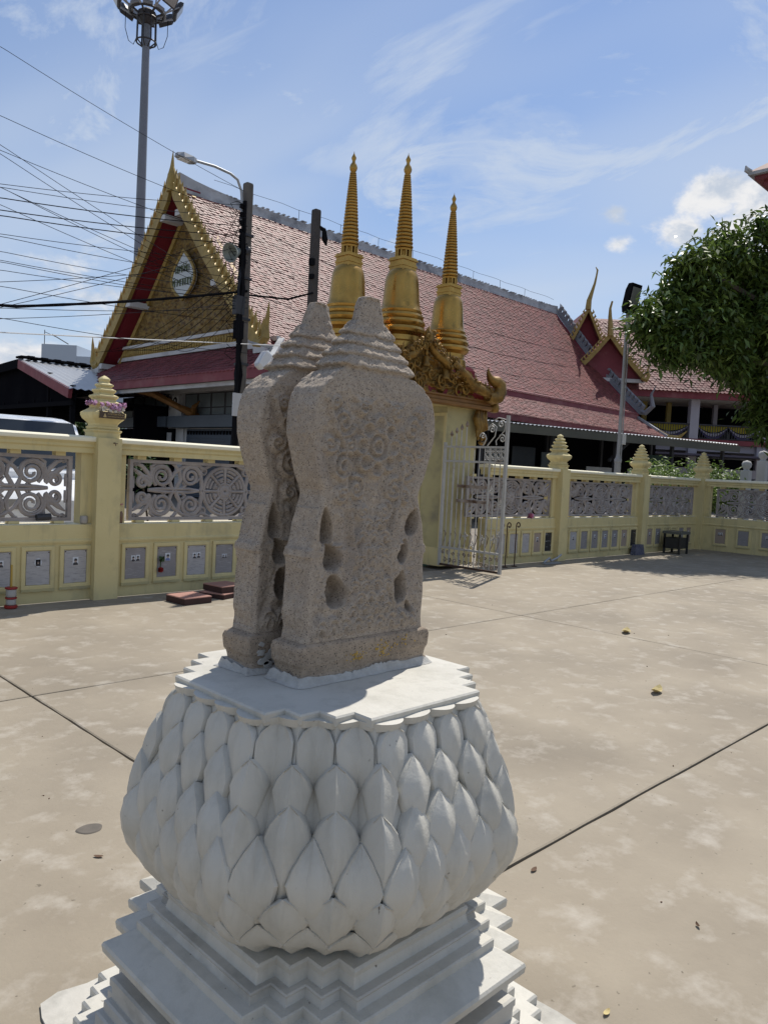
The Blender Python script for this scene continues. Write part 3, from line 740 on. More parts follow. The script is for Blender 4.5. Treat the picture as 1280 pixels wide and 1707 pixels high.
FIN = [(.150, 0), (.150, .055), (.165, .075), (.165, .085), (.135, .09), (.145, .105), (.145, .118), (.128, .130), (.128, .150), (.150, .176), (.180, .205), (.194, .235), (.196, .266), (.150, .300), (.122, .318), (.118, .335), (.150, .362), (.150, .378), (.106, .398),
       (.104, .412), (.128, .436), (.128, .450), (.088, .468), (.086, .480), (.105, .502), (.105, .514), (.066, .532), (.064, .542), (.082, .560), (.080, .572), (.046, .590), (.044, .604), (.052, .620), (.050, .632), (.026, .655), (.004, .668)]
FIN = [(r * .95, z * .99) for r, z in FIN]
def finial_rings(cx_, cyc, z0, sc_=1.0):
    rings = []
    for r, z in FIN:
        h, c = r * sc_, r * sc_ * .22
        rings.append([(cx_ + x, cyc + y, z0 + z) for x, y in ((h, -h + c), (h, h - c), (h - c, h), (-h + c, h), (-h, h - c), (-h, -h + c), (-h + c, -h), (h - c, -h))])
    return rings
class Wall:
    def __init__(s, name, label, x0, x1, xf=ident):
        s.xf, s.x0, s.x1 = xf, x0, x1
        s.t = thing(name, label, 'wall', xf((x0 + x1) / 2, WY, 0)); s.t['kind'] = 'thing'
        b = MB(xf); b.box(x0, x1, WY, WY + .20, 0, .60); b.build('wall_base', MT['yellow'], s.t)
        b = MB(xf); b.ext_x([(WY - .012, .60), (WY - .018, .618), (WY - .018, .628), (WY - .004, .645), (WY - .004, .79), (WY + .20, .79), (WY + .20, .60)], x0, x1); b.build('ledge', MT['yellow'], s.t)
        b = MB(xf); b.ext_x([(WY + .20, .79), (WY + .02, .79), (WY + .02, .796), (WY + .20, .80)], x0, x1); b.build('sill', MT['cream'], s.t)
        b = MB(xf); b.ext_x([(WY - .005, 1.535), (WY - .005, 1.585), (WY - .020, 1.60), (WY - .020, 1.625), (WY - .035, 1.645), (WY - .035, 1.655), (WY + .235, 1.655), (WY + .235, 1.64), (WY + .20, 1.61), (WY + .20, 1.535)], x0, x1)
        b.build('rail', MT['yellow'], s.t)
        b = MB(xf); b.ext_x([(WY - .045, 1.655), (WY - .05, 1.668), (WY - .05, 1.692), (WY - .035, 1.706), (WY + .10, 1.716), (WY + .225, 1.706), (WY + .245, 1.692), (WY + .245, 1.655)], x0, x1); b.build('rail_cap', MT['cream'], s.t)
    def pillar(s, x):
        b = MB(s.xf); b.box(x - .13, x + .13, WY - .10, WY + .28, 0, 1.70); b.build('pillar', MT['yellow'], s.t)
        p = [o for o in s.t.children if o.name.startswith('pillar')][-1]
        b = MB(s.xf); b.loft(finial_rings(x, WY + .09, 1.7005)); b.build('finial', MT['yellow'], p)
        for sg in (-1, 1):       # jambs beside the pillar
            b = MB(s.xf); xa, xb = sorted((x + sg * .13, x + sg * .245)); b.box(xa, xb, WY + .03, WY + .18, .80, 1.535)
            b.build('jamb', MT['yellow'], p)
    def panel(s, xc):
        p = np.array(s.xf(xc, WY + .095, 1.16))
        o = link('lattice_panel', LATM, p, s.t)
        if s.xf is side_xf: o.rotation_euler = (0, 0, -math.pi / 2)
        for zz0, zz1 in ((.7995, .826), (1.4945, 1.536)):
            for k in range(6):
                x = xc - 1.10 + .44 * k; b = MB(s.xf); b.box(x - .05, x + .05, WY + .05, WY + .15, zz0, zz1)
                b.build('spacer_block', MT['yellow'], s.t)
    def niches(s, xa, xb, specs, z0=.135, z1=.575):
        n = len(specs); pit = (xb - xa) / n
        # outer recess moulding line
        for k, sp in enumerate(specs):
            c = xa + pit * (k + .5); hw = min(.165, pit / 2 - .025)
            b = MB(s.xf); y0 = WY - .020
            o_ = [(c - hw, z0), (c + hw, z0), (c + hw, z1), (c - hw, z1)]; r_ = random.Random(int(c * 1000))
            t = .045 if hw > .12 else .03
            i_ = [(c - hw + t, z0 + t * 1.1), (c + hw - t, z0 + t * 1.1), (c + hw - t, z1 - t), (c - hw + t, z1 - t)]
            ring = lambda pts, y: [(x, y, z) for x, z in pts]
            b.loft([ring(o_, WY + .002), ring(o_, y0 + .005), ring([(x + .006 * (1 if x < c else -1), z + .006 * (1 if z < .35 else -1)) for x, z in o_], y0), ring([(x - .008 * (1 if x < c else -1), z - .008 * (1 if z < .35 else -1)) for x, z in i_], y0), ring(i_, y0 + .008), ring(i_, WY - .003)], caps=False)
            fr = b.build('niche_frame', MT['yellow'], s.t)
            # sloppy mortar lip along the bottom
            b = MB(s.xf); top, bot = [], []
            for i in range(13):
                x = c - hw + 2 * hw * i / 12; top.append((x, z0 + .014)); bot.append((x, z0 - .008 - .012 * r_.random()))
            b.ext_y(top + bot[::-1], y0 + .004, y0 - .004); b.build('mortar_lip', MT['yellowgrime'], fr)
            if sp is None:
                continue
            mt, kind = sp
            b = MB(s.xf); pw, pz0, pz1 = hw - t - .004, z0 + t * 1.1 + .004, z1 - t - .004
            rg = []
            for (ax, az, bx, bz) in ((c - pw, pz0, c + pw, pz0), (c + pw, pz0, c + pw, pz1), (c + pw, pz1, c - pw, pz1), (c - pw, pz1, c - pw, pz0)):
                for i in range(5): rg.append((ax + (bx - ax) * i / 5 + r_.uniform(-.003, .003), az + (bz - az) * i / 5 + r_.uniform(-.003, .003)))
            b.ext_y(rg, WY + .001, WY - .009); pl = b.build('memorial_plaque', MT[mt], s.t)
            def oval(x, z, a, e, y, m_, nm, par=pl):
                q = MB(s.xf); q.ext_y([(x + a * math.cos(i * math.pi / 9), z + e * math.sin(i * math.pi / 9)) for i in range(18)], WY - .009, y); q.build(nm, MT[m_], par)
            def portrait(x, z, sc_, body='photo_dark'):
                q = MB(s.xf); q.box(x - .030 * sc_, x + .030 * sc_, WY - .0125, WY - .0095, z - .042 * sc_, z + .042 * sc_); q.build('portrait_card', MT['photo_bg'], pl)
                q = MB(s.xf); w = .026 * sc_
                q.ext_y([(x - w, z - .040 * sc_), (x + w, z - .040 * sc_), (x + w * .95, z - .024 * sc_), (x + w * .5, z - .012 * sc_), (x - w * .5, z - .012 * sc_), (x - w * .95, z - .024 * sc_)], WY - .013, WY - .0150); q.build('portrait_shoulders', MT[body], pl)
                oval(x, z + .006 * sc_, .013 * sc_, .019 * sc_, WY - .0158, 'photo_skin', 'portrait_face')
                q = MB(s.xf); q.ext_y([(x + .0155 * sc_ * math.cos(t_), z + .010 * sc_ + .019 * sc_ * math.sin(t_)) for t_ in np.linspace(-.25, math.pi + .25, 12)], WY - .0160, WY - .0172); q.build('portrait_hair', MT['photo_dark'], pl)
            zc_ = pz0 + (pz1 - pz0) * .66
            k_ = min(1.0, pw / .10)
            if kind == 'one': portrait(c, zc_, 1.0 * k_)
            if kind == 'round': oval(c, zc_, .035, .045, WY - .0125, 'photo_bg', 'portrait_card'); portrait(c, zc_, .8)
            if kind == 'two': portrait(c - .027 * k_, zc_, .8 * k_); portrait(c + .027 * k_, zc_ + .004, .8 * k_)
            if kind == 'blue': portrait(c + .01, zc_, 1.05 * k_, 'photo_blue')
            if kind == 'small': portrait(c - .016, zc_ - .02, .55 * k_); portrait(c + .02, zc_ - .02, .55 * k_)
            if mt != 'slate':    # screws in the upper corners
                for sg in (-1, 1):
                    q = MB(s.xf); q.lathe([(.006, 0), (.006, .004), (.002, .006)], (0, 0, 0), 8); q.v = [s.xf(c + sg * (pw - .010) + x, WY - .009 - z, pz1 - .012 + y) for x, y, z in q.v]
                    q.build('screw', MT['rust'], pl)
WL = Wall('boundary_wall', 'yellow courtyard wall left of the boundary stones, its pillar wearing a lilac garland', -3.4, 6.9)
for x in (.55, 3.66, 6.77): WL.pillar(x)
for x in (-1.02, 2.11, 5.20): WL.panel(x)
WL.niches(2.80 - .38 * 5, 2.80, [('paper', 'one'), ('papergrey', 'one'), ('paper', 'two'), ('slate', 'none'), ('paper', 'two')])
WL.niches(2.80, 3.555, [('paper', 'round'), ('paper', 'one')])
WL.niches(3.84, 5.36, [('papergrey', 'two'), ('papergrey', 'blue'), ('paper', 'two'), ('papergrey', 'small')])
WL.niches(5.36, 6.5, [('paper', 'one'), ('papergrey', 'two'), ('paper', 'one')])
WR = Wall('boundary_wall', 'yellow courtyard wall right of the open gate with three cast scroll panels and niche plaques', 10.3, 18.66)
for x in (12.49, 15.72): WR.pillar(x)
for x in (11.05, 14.15, 17.25): WR.panel(x)
WR.niches(10.50, 11.25, [('paper', 'one'), ('paper', 'none')])
WR.niches(11.25, 12.32, [('paper', 'none'), ('papertan', 'one'), ('slate', 'none')])
WR.niches(12.80, 15.60, [('paper', 'one'), ('papergrey', 'none'), ('papergrey', 'one'), ('papergrey', 'blue'), ('papergrey', 'one'), ('papertan', 'one'), ('slate', 'none')])
WR.niches(15.95, 18.35, [('papertan', 'one'), ('papergrey', 'one'), None, None, ('papergrey', 'one'), ('papertan', 'one')])
WC = Wall('boundary_wall', 'yellow courtyard wall turning the far corner under the tree shade', 0, 13.0, side_xf)
for x in (0.0, 3.2, 6.4, 9.6): WC.pillar(x)
for x in (1.62, 4.8, 8.0): WC.panel(x)
WC.niches(.30, 2.95, [('papertan', 'two'), ('papergrey', 'none'), ('papergrey', 'one'), ('slate', 'none'), ('papergrey', 'one')])
WC.niches(3.5, 6.2, [('paper', 'one'), ('papergrey', 'two'), None, ('papergrey', 'one'), ('paper', 'one')])
# name plate and hook on the left pillar
pil = [o for o in WL.t.children if o.name.startswith('pillar')][1]
b = MB(); b.box(3.535, 3.805, 7.738, 7.775, 1.905, 1.972); pl = b.build('name_plate', MT['brownplate'], WL.t)
b = MB()
# pagoda emblem
b.ext_y([(3.568, 1.915), (3.604, 1.915), (3.600, 1.927), (3.596, 1.935), (3.592, 1.946), (3.588, 1.952), (3.586, 1.966), (3.584, 1.952), (3.580, 1.946), (3.576, 1.935), (3.572, 1.927)], 7.738, 7.7355); b.build('emblem', MT['plateletter'], pl)
b = MB(); r_ = random.Random(5)
for row, (za, zb, n) in enumerate(((1.943, 1.958, 15), (1.920, 1.929, 22))):
    x = 3.618
    for k in range(n):
        w = (3.798 - 3.618) / n * .62; hgt = (zb - za) * r_.choice((.75, 1, 1, 1.15))
        b.box(x, x + w * .3, 7.7355, 7.738, za, za + hgt); b.box(x + w * .3, x + w, 7.7355, 7.738, za + hgt * .78, za + hgt)
        if r_.random() < .6: b.box(x + w * .75, x + w, 7.7355, 7.738, za, za + hgt * .78)
        x += (3.798 - 3.618) / n
b.build('lettering', MT['plateletter'], pl)
b = MB(); b.tube([(3.70, 7.752, 1.655), (3.70, 7.72, 1.655), (3.70, 7.712, 1.64), (3.705, 7.716, 1.625)], .004, 5); b.tube([(3.69, 7.748, 1.652), (3.735, 7.735, 1.648)], .0035, 5); b.build('hook', MT['rust'], pil)

# ================================================================== GATE PAVILION
gt = thing('gate_pavilion', 'yellow gate with carved gold pediment and three tall gold bell spires behind the boundary stones', 'gate', (8.6, 8.4, 0))
def gpillar(x0, x1):
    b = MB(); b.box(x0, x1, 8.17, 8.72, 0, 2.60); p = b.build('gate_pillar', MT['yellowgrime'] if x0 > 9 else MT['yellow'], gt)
    b = MB(); b.box(x0 - .03, x1 + .03, 8.145, 8.75, .003, .30); b.build('pillar_foot', MT['yellow'], p)
    # raised strips framing a flat panel on the passage side
    for sx_ in ((x0,) if x0 > 9 else (x1,)):
        dx = -.012 if x0 > 9 else .012
        xa, xb = sorted((sx_, sx_ + dx))
        for ya, yb, za, zb in ((8.172, 8.222, .31, 2.50), (8.67, 8.718, .31, 2.50), (8.222, 8.67, 2.45, 2.50)):
            b = MB(); b.box(xa, xb, ya, yb, za, zb); b.build('panel_strip', MT['yellow'], p)
    return p
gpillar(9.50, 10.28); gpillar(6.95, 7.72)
b = MB(); b.box(6.85, 10.40, 8.10, 8.80, 2.601, 2.66); b.build('lintel', MT['yellow'], gt)
b = MB(); b.ext_x([(7.98, 2.60), (7.955, 2.62), (7.955, 2.66), (7.985, 2.68), (7.985, 2.72), (7.96, 2.735), (7.96, 2.76), (8.95, 2.76), (8.95, 2.735), (8.92, 2.72), (8.92, 2.66), (8.90, 2.62), (8.90, 2.60), (8.802, 2.60), (8.802, 2.662), (8.098, 2.662), (8.098, 2.60)], 6.74, 10.46)
b.build('entablature', MT['bronze'], gt)
# curled beam ends
for x in (6.72, 10.48):
    b = MB(); b.lathe([(.02, -.09), (.07, -.075), (.09, -.03), (.085, .03), (.06, .075), (.02, .09)], (x, 7.985, 2.665), 12); b.build('beam_boss', MT['goldold'], gt, smooth=40)
# low gold roof carrying the bells
def oct_rings(levels, cx_, cyc, hx, hy):
    return [[(cx_ + sx_ * hx * k, cyc + sy2 * hy * k, z) for sx_, sy2 in ((-1, -1), (1, -1), (1, 1), (-1, 1))] for k, z in levels]
b = MB(); b.loft(oct_rings(((1.0, 2.761), (1.0, 2.84), (.93, 2.92), (.93, 3.02), (.85, 3.10), (.85, 3.22), (.80, 3.28)), 8.6, 8.46, 1.72, .42)); b.build('roof_base', MT['redsoffit'], gt)
for x in (7.48, 8.60, 9.70):
    b = MB(); b.lathe([(.36, 3.10), (.36, 3.26), (.31, 3.30)], (x, 8.45, 0), 20); b.build('spire_seat', MT['gold'], gt, smooth=30)
# carved pediment: triangular relief with swirls
def pediment():
    CX, Z0, HWd, HT = 8.66, 2.762, 1.42, .72
    nx, nz = 150, 90; P = np.zeros((nz, nx, 3))
    for i in range(nz):
        t = i / (nz - 1); hw = HWd * (1 - t) ** .80 * (1 - .0 * t) + .03
        xs_ = np.linspace(-hw, hw, nx); z = Z0 + HT * t + 0 * xs_
        X = xs_ + CX
        q1 = fbm(xs_ * 4.3 + 3, (z - Z0) * 4.3, 2, 3) * 9; q2 = fbm(xs_ * 7 + 9, (z - Z0) * 7 + 2, 2, 8) * 7
        rel = .5 + .5 * np.sin(q1 * 2.4 + 2.2 * np.sin(q2)); rel2 = .5 + .5 * np.sin(q2 * 3 + 40 * np.hypot(np.abs(xs_) % .36 - .18, (z - Z0) % .30 - .15))
        dd = .085 * rel ** .8 * (.45 + .55 * rel2) * (.35 + .65 * (1 - t))
        P[i, :, 0] = X; P[i, :, 1] = 8.05 - dd; P[i, :, 2] = z
    b = MB(); b.grid(P); return b.build('pediment_carving', MT['goldold'], gt, smooth=True)
pediment()
b = MB(); b.ext_y([(7.2, 2.77), (10.1, 2.77), (8.66, 3.50)], 8.24, 8.06); b.build('tympanum_back', MT['redsoffit'], gt)
def barge(side):
    p = []
    for t in np.linspace(0, 1, 60):
        if t < .42: u = t / .42; x = .02 + .60 * u; z = 3.54 - .36 * u ** .62 - .04 * math.sin(math.pi * u)
        else: u = (t - .42) / .58; x = .62 + .98 * u; z = 3.26 - .42 * u ** .75 - .05 * math.sin(math.pi * u)
        p.append((8.66 + side * x, 7.90 + .02 * math.sin(t * 20), z))
    b = MB(); k = 25
    b.tube(p[:k], [.050 + .02 * math.sin(math.pi * i / k) for i in range(k)], 8); q = b.build('naga_bargeboard', MT['goldold'], gt, smooth=50)
    b = MB(); b.tube([(x, y - .02, z) for x, y, z in p[k:]], [.055 + .035 * math.sin(math.pi * i / 35) for i in range(35)], 8); b.build('naga_bargeboard', MT['goldold'], gt, smooth=50)
    # knot where the tiers meet, crest flames, turned-up tail
    x, y, z = p[k]
    b = MB(); b.tube([(x + side * .02 + r_ * side * math.cos(a), y - .03, z + .05 + r_ * math.sin(a)) for a, r_ in [(i * .42 + 2.5, .085 * (1 - i / 22)) for i in range(20)]], .022, 6); b.build('naga_knot', MT['goldold'], gt, smooth=50)
    tail = [(8.66 + side * xx, 7.89, zz) for xx, zz in ((1.50, 2.82), (1.62, 2.80), (1.75, 2.84), (1.81, 2.93), (1.80, 3.03), (1.72, 3.08), (1.62, 3.08), (1.54, 3.12), (1.49, 3.20), (1.48, 3.28))]
    b = MB(); b.tube(tail, [.09, .11, .13, .13, .12, .10, .085, .06, .035, .006], 8); b.build('naga_tail', MT['goldold'], gt, smooth=50)
    for i in range(0, 60, 4):
        x, y, z = p[i]; b = MB(); dx = side * .35; h = .12 + .03 * (i % 3)
        b.tube([(x, y, z + .03), (x + side * .03, y, z + .03 + h * .5), (x + side * .015, y, z + .03 + h)], [.028, .022, .003], 6); b.build('crest_flame', MT['goldold'], gt, smooth=50)
barge(1); barge(-1)
b = MB(); b.tube([(8.66, 7.90, 3.50), (8.66, 7.885, 3.58), (8.65, 7.89, 3.64), (8.66, 7.90, 3.72)], [.09, .075, .035, .004], 8); b.build('apex_flame', MT['goldold'], gt, smooth=50)
# small seated figure shapes and volutes standing proud of the carving
for cx_, cz, s_ in ((8.66, 3.12, 1), (8.20, 2.98, .9), (9.12, 2.98, .9)):
    b = MB(); b.lathe([(.07, 0), (.075, .03), (.045, .07), (.05, .13), (.02, .165), (.032, .19), (.034, .215), (.018, .25), (.004, .30)], (cx_, 7.93, cz), 10); b.build('seated_figure', MT['goldold'], gt, smooth=50)
for k in range(26):
    cx_ = 8.66 + random.uniform(-1.25, 1.25); cz = 2.82 + random.uniform(0, .40) * (1 - abs(cx_ - 8.66) / 1.5)
    sg = random.choice((-1, 1)); r0_ = random.uniform(.06, .12); a0 = random.uniform(0, 6)
    b = MB(); b.tube([(cx_ + r0_ * (1 - i / 18) * math.cos(a0 + sg * i * .5), 7.945, cz + r0_ * (1 - i / 18) * math.sin(a0 + sg * i * .5)) for i in range(16)], [.022 * (1 - i / 22) for i in range(16)], 6); b.build('volute', MT['goldold'], gt, smooth=50)
r_ = random.Random(31)
for side in (-1, 1):
    for part_ in range(2):
        b = MB()
        for k in range(46):
            t = (k + part_ * 46) / 92; x = .04 + 1.56 * t; z = 3.56 - .74 * t ** .72
            y = 7.86 + r_.uniform(-.03, .02); dz = r_.uniform(-.10, .07); s_ = r_.uniform(.025, .05); a = r_.uniform(0, 6)
            cx_ = 8.66 + side * x; cz = z + dz
            b.tube([(cx_ + s_ * (1 - i / 9) * math.cos(a + i * .8), y - .01 * (i % 2), cz + s_ * (1 - i / 9) * math.sin(a + i * .8)) for i in range(8)], [.018 * (1 - i / 10) + .004 for i in range(8)], 5)
        b.build('carved_leaves', MT['goldold'], gt, smooth=50)
# bell spires
def spire(x, y, zb, zt, k):
    H = zt - zb; s = H / 2.93
    prof = [(.36, 0), (.36, .10), (.33, .13), (.33, .20), (.395, .25), (.41, .29), (.39, .33), (.345, .335), (.375, .36), (.395, .40), (.375, .44), (.33, .445), (.355, .47), (.365, .50), (.345, .535), (.315, .54), (.33, .565), (.335, .585), (.318, .61), (.305, .64),
            (.292, .70), (.281, .80), (.273, .90), (.266, 1.0), (.256, 1.08), (.234, 1.15), (.19, 1.20), (.12, 1.225), (.08, 1.23)]
    b = MB(); b.lathe([(r * s * .98, zb + z * s) for r, z in prof], (x, y, 0), 40); body = b.build('bell_spire', MT['gold'], gt, smooth=28)
    b = MB(); q = 0.0
    for hw, za, zc_ in ((.145, 1.16, 1.25), (.155, 1.25, 1.28), (.142, 1.28, 1.34), (.162, 1.34, 1.365), (.148, 1.365, 1.39)):
        b.box(x - hw * s, x + hw * s, y - hw * s, y + hw * s, zb + za * s, zb + zc_ * s)
    b.build('square_throne', MT['gold'], body)
    b = MB(); b.lathe([(.09 * s, zb + 1.39 * s), (.09 * s, zb + 1.50 * s)], (x, y, 0), 16)
    for i in range(12):
        a = i * math.pi / 6; b.bar((x + .115 * s * math.cos(a), y + .115 * s * math.sin(a), zb + 1.39 * s), (x + .115 * s * math.cos(a), y + .115 * s * math.sin(a), zb + 1.495 * s), .026 * s, .026 * s)
    b.lathe([(.13 * s, zb + 1.495 * s), (.135 * s, zb + 1.52 * s), (.12 * s, zb + 1.53 * s)], (x, y, 0), 20); b.build('colonnade', MT['gold'], body, smooth=28)
    pr = []; n = 25; z = 1.53
    for i in range(n):
        t = i / (n - 1); r = .142 - .090 * t ** .9; dz = (.066 - .034 * t)
        pr += [(r * .80, z), (r * .95, z + dz * .2), (r, z + dz * .5), (r * .95, z + dz * .8), (r * .80, z + dz)]; z += dz * 1.02
    z1 = z; sc_ = (2.64 - 1.53) / (z1 - 1.53)
    b = MB(); b.lathe([(r * s, zb + (1.53 + (zz - 1.53) * sc_) * s) for r, zz in pr], (x, y, 0), 22); b.build('ringed_spire', MT['gold'], body, smooth=28)
    b = MB(); b.lathe([(r * s, zb + zz * s) for r, zz in ((.036, 2.64), (.056, 2.68), (.062, 2.715), (.05, 2.755), (.026, 2.79), (.024, 2.815), (.036, 2.845), (.038, 2.865), (.022, 2.895), (.006, 2.93), (.002, 2.96))], (x, y, 0), 16); b.build('spire_bud', MT['gold'], body, smooth=35)
spire(7.48, 8.45, 3.30, 6.02, 0); spire(8.59, 8.45, 3.38, 6.35, 1); spire(9.70, 8.45, 3.28, 6.07, 2)
# carved bracket under the beam end on the right pillar
for x in (10.12, 7.1):
    b = MB()
    for k, (dx, h0, h1) in enumerate(((0, .10, .56), (.07, .05, .60), (.14, .14, .58), (.21, .20, .55))):
        b.tube([(x + dx - .02, 8.02 + .03 * k, 2.05 + h0), (x + dx + .03, 8.04, 2.30), (x + dx - .01, 8.06, 2.45), (x + dx + .05, 8.08, 2.05 + h1)], [.02, .05, .06, .03], 7)
    b.tube([(x + .15 + .10 * (1 - i / 16) * math.cos(3.8 + i * .5), 8.03, 2.13 + .10 * (1 - i / 16) * math.sin(3.8 + i * .5)) for i in range(14)], .03, 6)
    b.build('carved_bracket', MT['goldold'], gt, smooth=50)

# ------------------------------------------------------------------ open iron gate leaf
gl = thing('iron_gate_leaf', 'white wrought iron gate leaf swung open in front of the yellow gate pillar', 'gate leaf', (9.46, 7.53, 0))
YA, YB, GXX = 8.14, 6.93, 9.46          # hinge edge, free edge
def gy(t): return YA + (YB - YA) * t
def gbar(name, t0, z0, t1, z1, w, mt='whitemetal', par=gl):
    b = MB(); b.bar((GXX, gy(t0), z0), (GXX, gy(t1), z1), w); return b.build(name, MT[mt], par)
gbar('stile', 0, .03, 0, 2.02, .04); gbar('stile', 1, .03, 1, 2.43, .045)
for z, mt in ((.05, 'rust'), (.33, 'whitemetal'), (1.72, 'whitemetal'), (1.95, 'whitemetal')): gbar('rail', .017, z, .982, z, .032, mt)
for z in (1.10, 1.33): gbar('lock_rail', .25, z, .72, z, .045, 'rustmetal')
for k in range(1, 12):
    t = k / 12; par = None
    gbar('bar', t, .066, t, 1.934 if k not in (9,) else 1.934, .022 if k in (2, 4, 9) else .011)
for k in range(1, 5):
    t = k / 12 + .02; gbar('spike_bar', t, 1.966, t, 2.06 + .05 * k, .014)
    b = MB(); z = 2.06 + .05 * k; b.lathe([(.006, z), (.03, z + .035), (.004, z + .10)], (GXX, gy(t), 0), 6); b.build('spear_head', MT['rustmetal'], gl)
def gscroll(t, z, r, turns, a0, sg, w=.009, mt='whitemetal', n=26):
    b = MB(); W_ = 1.21
    pts = [(GXX, gy(t) - x, z_) for x, z_ in spiral(0, z, r, turns, a0, sg, n, .12)]
    b.tube(pts, w, 6); return b.build('scroll', MT[mt], gl, smooth=60)
def gcurve(pts, w=.009, mt='whitemetal'):
    b = MB(); b.tube([(GXX, gy(t), z) for t, z in pts], w, 6); return b.build('scroll', MT[mt], gl, smooth=60)
gscroll(.90, 2.30, .075, 1.5, -.4, 1); gcurve([(.965, 2.28), (.95, 2.20), (.87, 2.10), (.83, 2.05), (.84, 1.985)])
gscroll(.925, 2.08, .07, 1.5, 2.4, -1); gscroll(.76, 2.22, .07, 1.5, 3.3, -1); gcurve([(.70, 2.25), (.76, 2.31), (.83, 2.26), (.81, 2.12), (.72, 2.0), (.70, 1.97)])
gscroll(.62, 2.12, .06, 1.4, 3.3, -1); gcurve([(.66, 2.14), (.68, 2.08), (.63, 1.97)]); gcurve([(.80, 2.36), (.85, 2.40), (.93, 2.38), (.985, 2.36)])
for t in (.71, .79, .875, .955):
    for sgz in (-1, 1):
        for sgt in (-1, 1): gscroll(t + sgt * .018, 1.835 + sgz * .055, .032, 1.1, (0 if sgt > 0 else math.pi) + .5, sgt * sgz, .007, n=14)
    gcurve([(t - .03, 1.835), (t, 1.88), (t + .03, 1.835), (t, 1.79), (t - .03, 1.835)], .006)
for t, z in ((.80, 1.28), (.955, 1.08), (.955, .62), (.88, .55), (.55, .42), (.42, .55), (.70, .52)):
    for a in range(4): gscroll(t + .022 * math.cos(a * 1.57), z + .04 * math.sin(a * 1.57), .028, 1.1, a * 1.57, 1, .007, 'whitemetal', 12)
for k in range(11):
    t = .06 + k * .088; gscroll(t, .25, .038, 1.2, 1.0 + k, 1, .008, 'rustmetal', 14); gscroll(t + .03, .13, .045, 1.2, 2.0 + k, -1, .008, 'rustmetal', 14)
    gcurve([(t - .03, .34), (t + .01, .45), (t + .03, .56), (t, .60)], .007, 'rustmetal')

# ================================================================== GREAT HALL behind the wall
XG, XE, YC, ZR, YE, ZE = 16.0, 44.4, 29.25, 12.75, 22.75, 5.78      # gable plane, far end, ridge line, near eave
YF = 2 * YC - YE
hall = thing('temple_hall', 'long temple hall with red tiled roof, gilded gable and white medallion behind the left wall', 'temple hall', (30, YC, 0))
hall['kind'] = 'thing'
def slope(t, sag=.32):       # t 0 at the eave, 1 at the ridge
    return YE + (YC - YE) * t, ZE + (ZR - ZE) * t - sag * math.sin(math.pi * t)
N_ = 10
prof_o = [slope(i / N_) for i in range(N_ + 1)]
prof_i = [(y + .02, z - .22) for y, z in prof_o]
for far in (0, 1):
    b = MB()
    poly = prof_o + prof_i[::-1]
    if far: poly = [(2 * YC - y, z) for y, z in poly][::-1]
    b.ext_x(poly, XG + .30, XE); b.build('roof_slope', MT['redsoffit'], hall)
def tiles(parent, name_piece, mtl, p0, ex, up_fn, L, length, tw, th, first=0, far_mesh='roof_tiles', r_=random.Random(4), skip=None):
    """Rows of pointed tiles. p0 start, ex unit vector along the eave, up_fn(t in 0..1) -> (offset vector, unit up, normal)."""
    nrow = int(L / th); ncol = int(length / tw); big = MB(); cand = []
    for i in range(nrow):
        off, u, n = up_fn(i / nrow)
        for j in range(ncol + 1):
            s_ = (j + (.5 if i % 2 else 0)) * tw
            if s_ > length: continue
            c = p0 + ex * s_ + off
            if skip and skip(c): continue
            tilt = .028 + r_.uniform(-.012, .014); a = r_.uniform(-.03, .03); w = tw * .5 * .97
            lo, hi = -u * th * .46, u * th * .95
            side = ex + u * a
            v = [c - side * w + n * tilt * .7, c - side * w * .62 + lo * .7 + n * tilt, c + lo + n * (tilt + .006), c + side * w * .62 + lo * .7 + n * tilt, c + side * w + n * tilt * .7, c + side * w + hi + n * .004, c - side * w + hi + n * .004]
            cand.append((i, j, v))
    cand.sort(key=lambda q: np.linalg.norm(q[2][0] - np.array([0, 0, 1.5])))
    for k, (i, j, v) in enumerate(cand):
        vs = [tuple(p) for p in v] + [tuple(p - np.array([0, 0, .02])) for p in v[:5]]
        fs = [(0, 1, 2, 3, 4, 5, 6), (0, 7, 8, 1), (1, 8, 9, 2), (2, 9, 10, 3), (3, 10, 11, 4)]
        if k < first:
            b = MB(); b.add(vs, fs); b.build(name_piece, mtl, parent)
        else: big.add(vs, fs)
    if big.v: big.build(far_mesh, mtl, parent, kind='stuff')
def near_up(t):
    y, z = slope(t); y2, z2 = slope(min(t + .02, 1.0)); y1, z1 = slope(max(t - .02, 0))
    u = np.array([0, y2 - y1, z2 - z1]); u /= np.linalg.norm(u); n = np.array([0, -u[2], u[1]])
    return np.array([0, y - YE, z - ZE]), u, n
EX = np.array([1.0, 0, 0])
tiles(hall, 'roof_tile', MT['tile'], np.array([XG + .55, YE, ZE]), EX, near_up, 9.5, XE - XG - .9, .175, .155, first=150)
# ridge: grey cement coping with a saddle rise at the gable
b = MB(); rings = []
for k in range(40):
    x = XG + .35 + (XE - XG - .2) * k / 39; rise = .55 * math.exp(-(x - XG) / 1.6) + .18 * math.exp(-(XE - x) / 1.5)
    rings.append([(x, YC - .20, ZR - .22), (x, YC - .13, ZR + .0 + rise * .6), (x, YC - .11, ZR + .20 + rise * .8), (x, YC + .11, ZR + .20 + rise * .8), (x, YC + .13, ZR + .0), (x, YC + .20, ZR - .22)])
b.loft(rings); b.build('ridge_coping', MT['ridge'], hall)
b = MB(); r_ = random.Random(8)
for k in range(95):
    x = XG + 2 + k * .28 + r_.uniform(-.08, .08); b.obox((x, YC - .02, ZR + .27), (r_.uniform(.06, .18), .22, r_.uniform(.02, .07)), 0)
b.build('coping_chips', MT['ridge'], hall, kind='stuff')
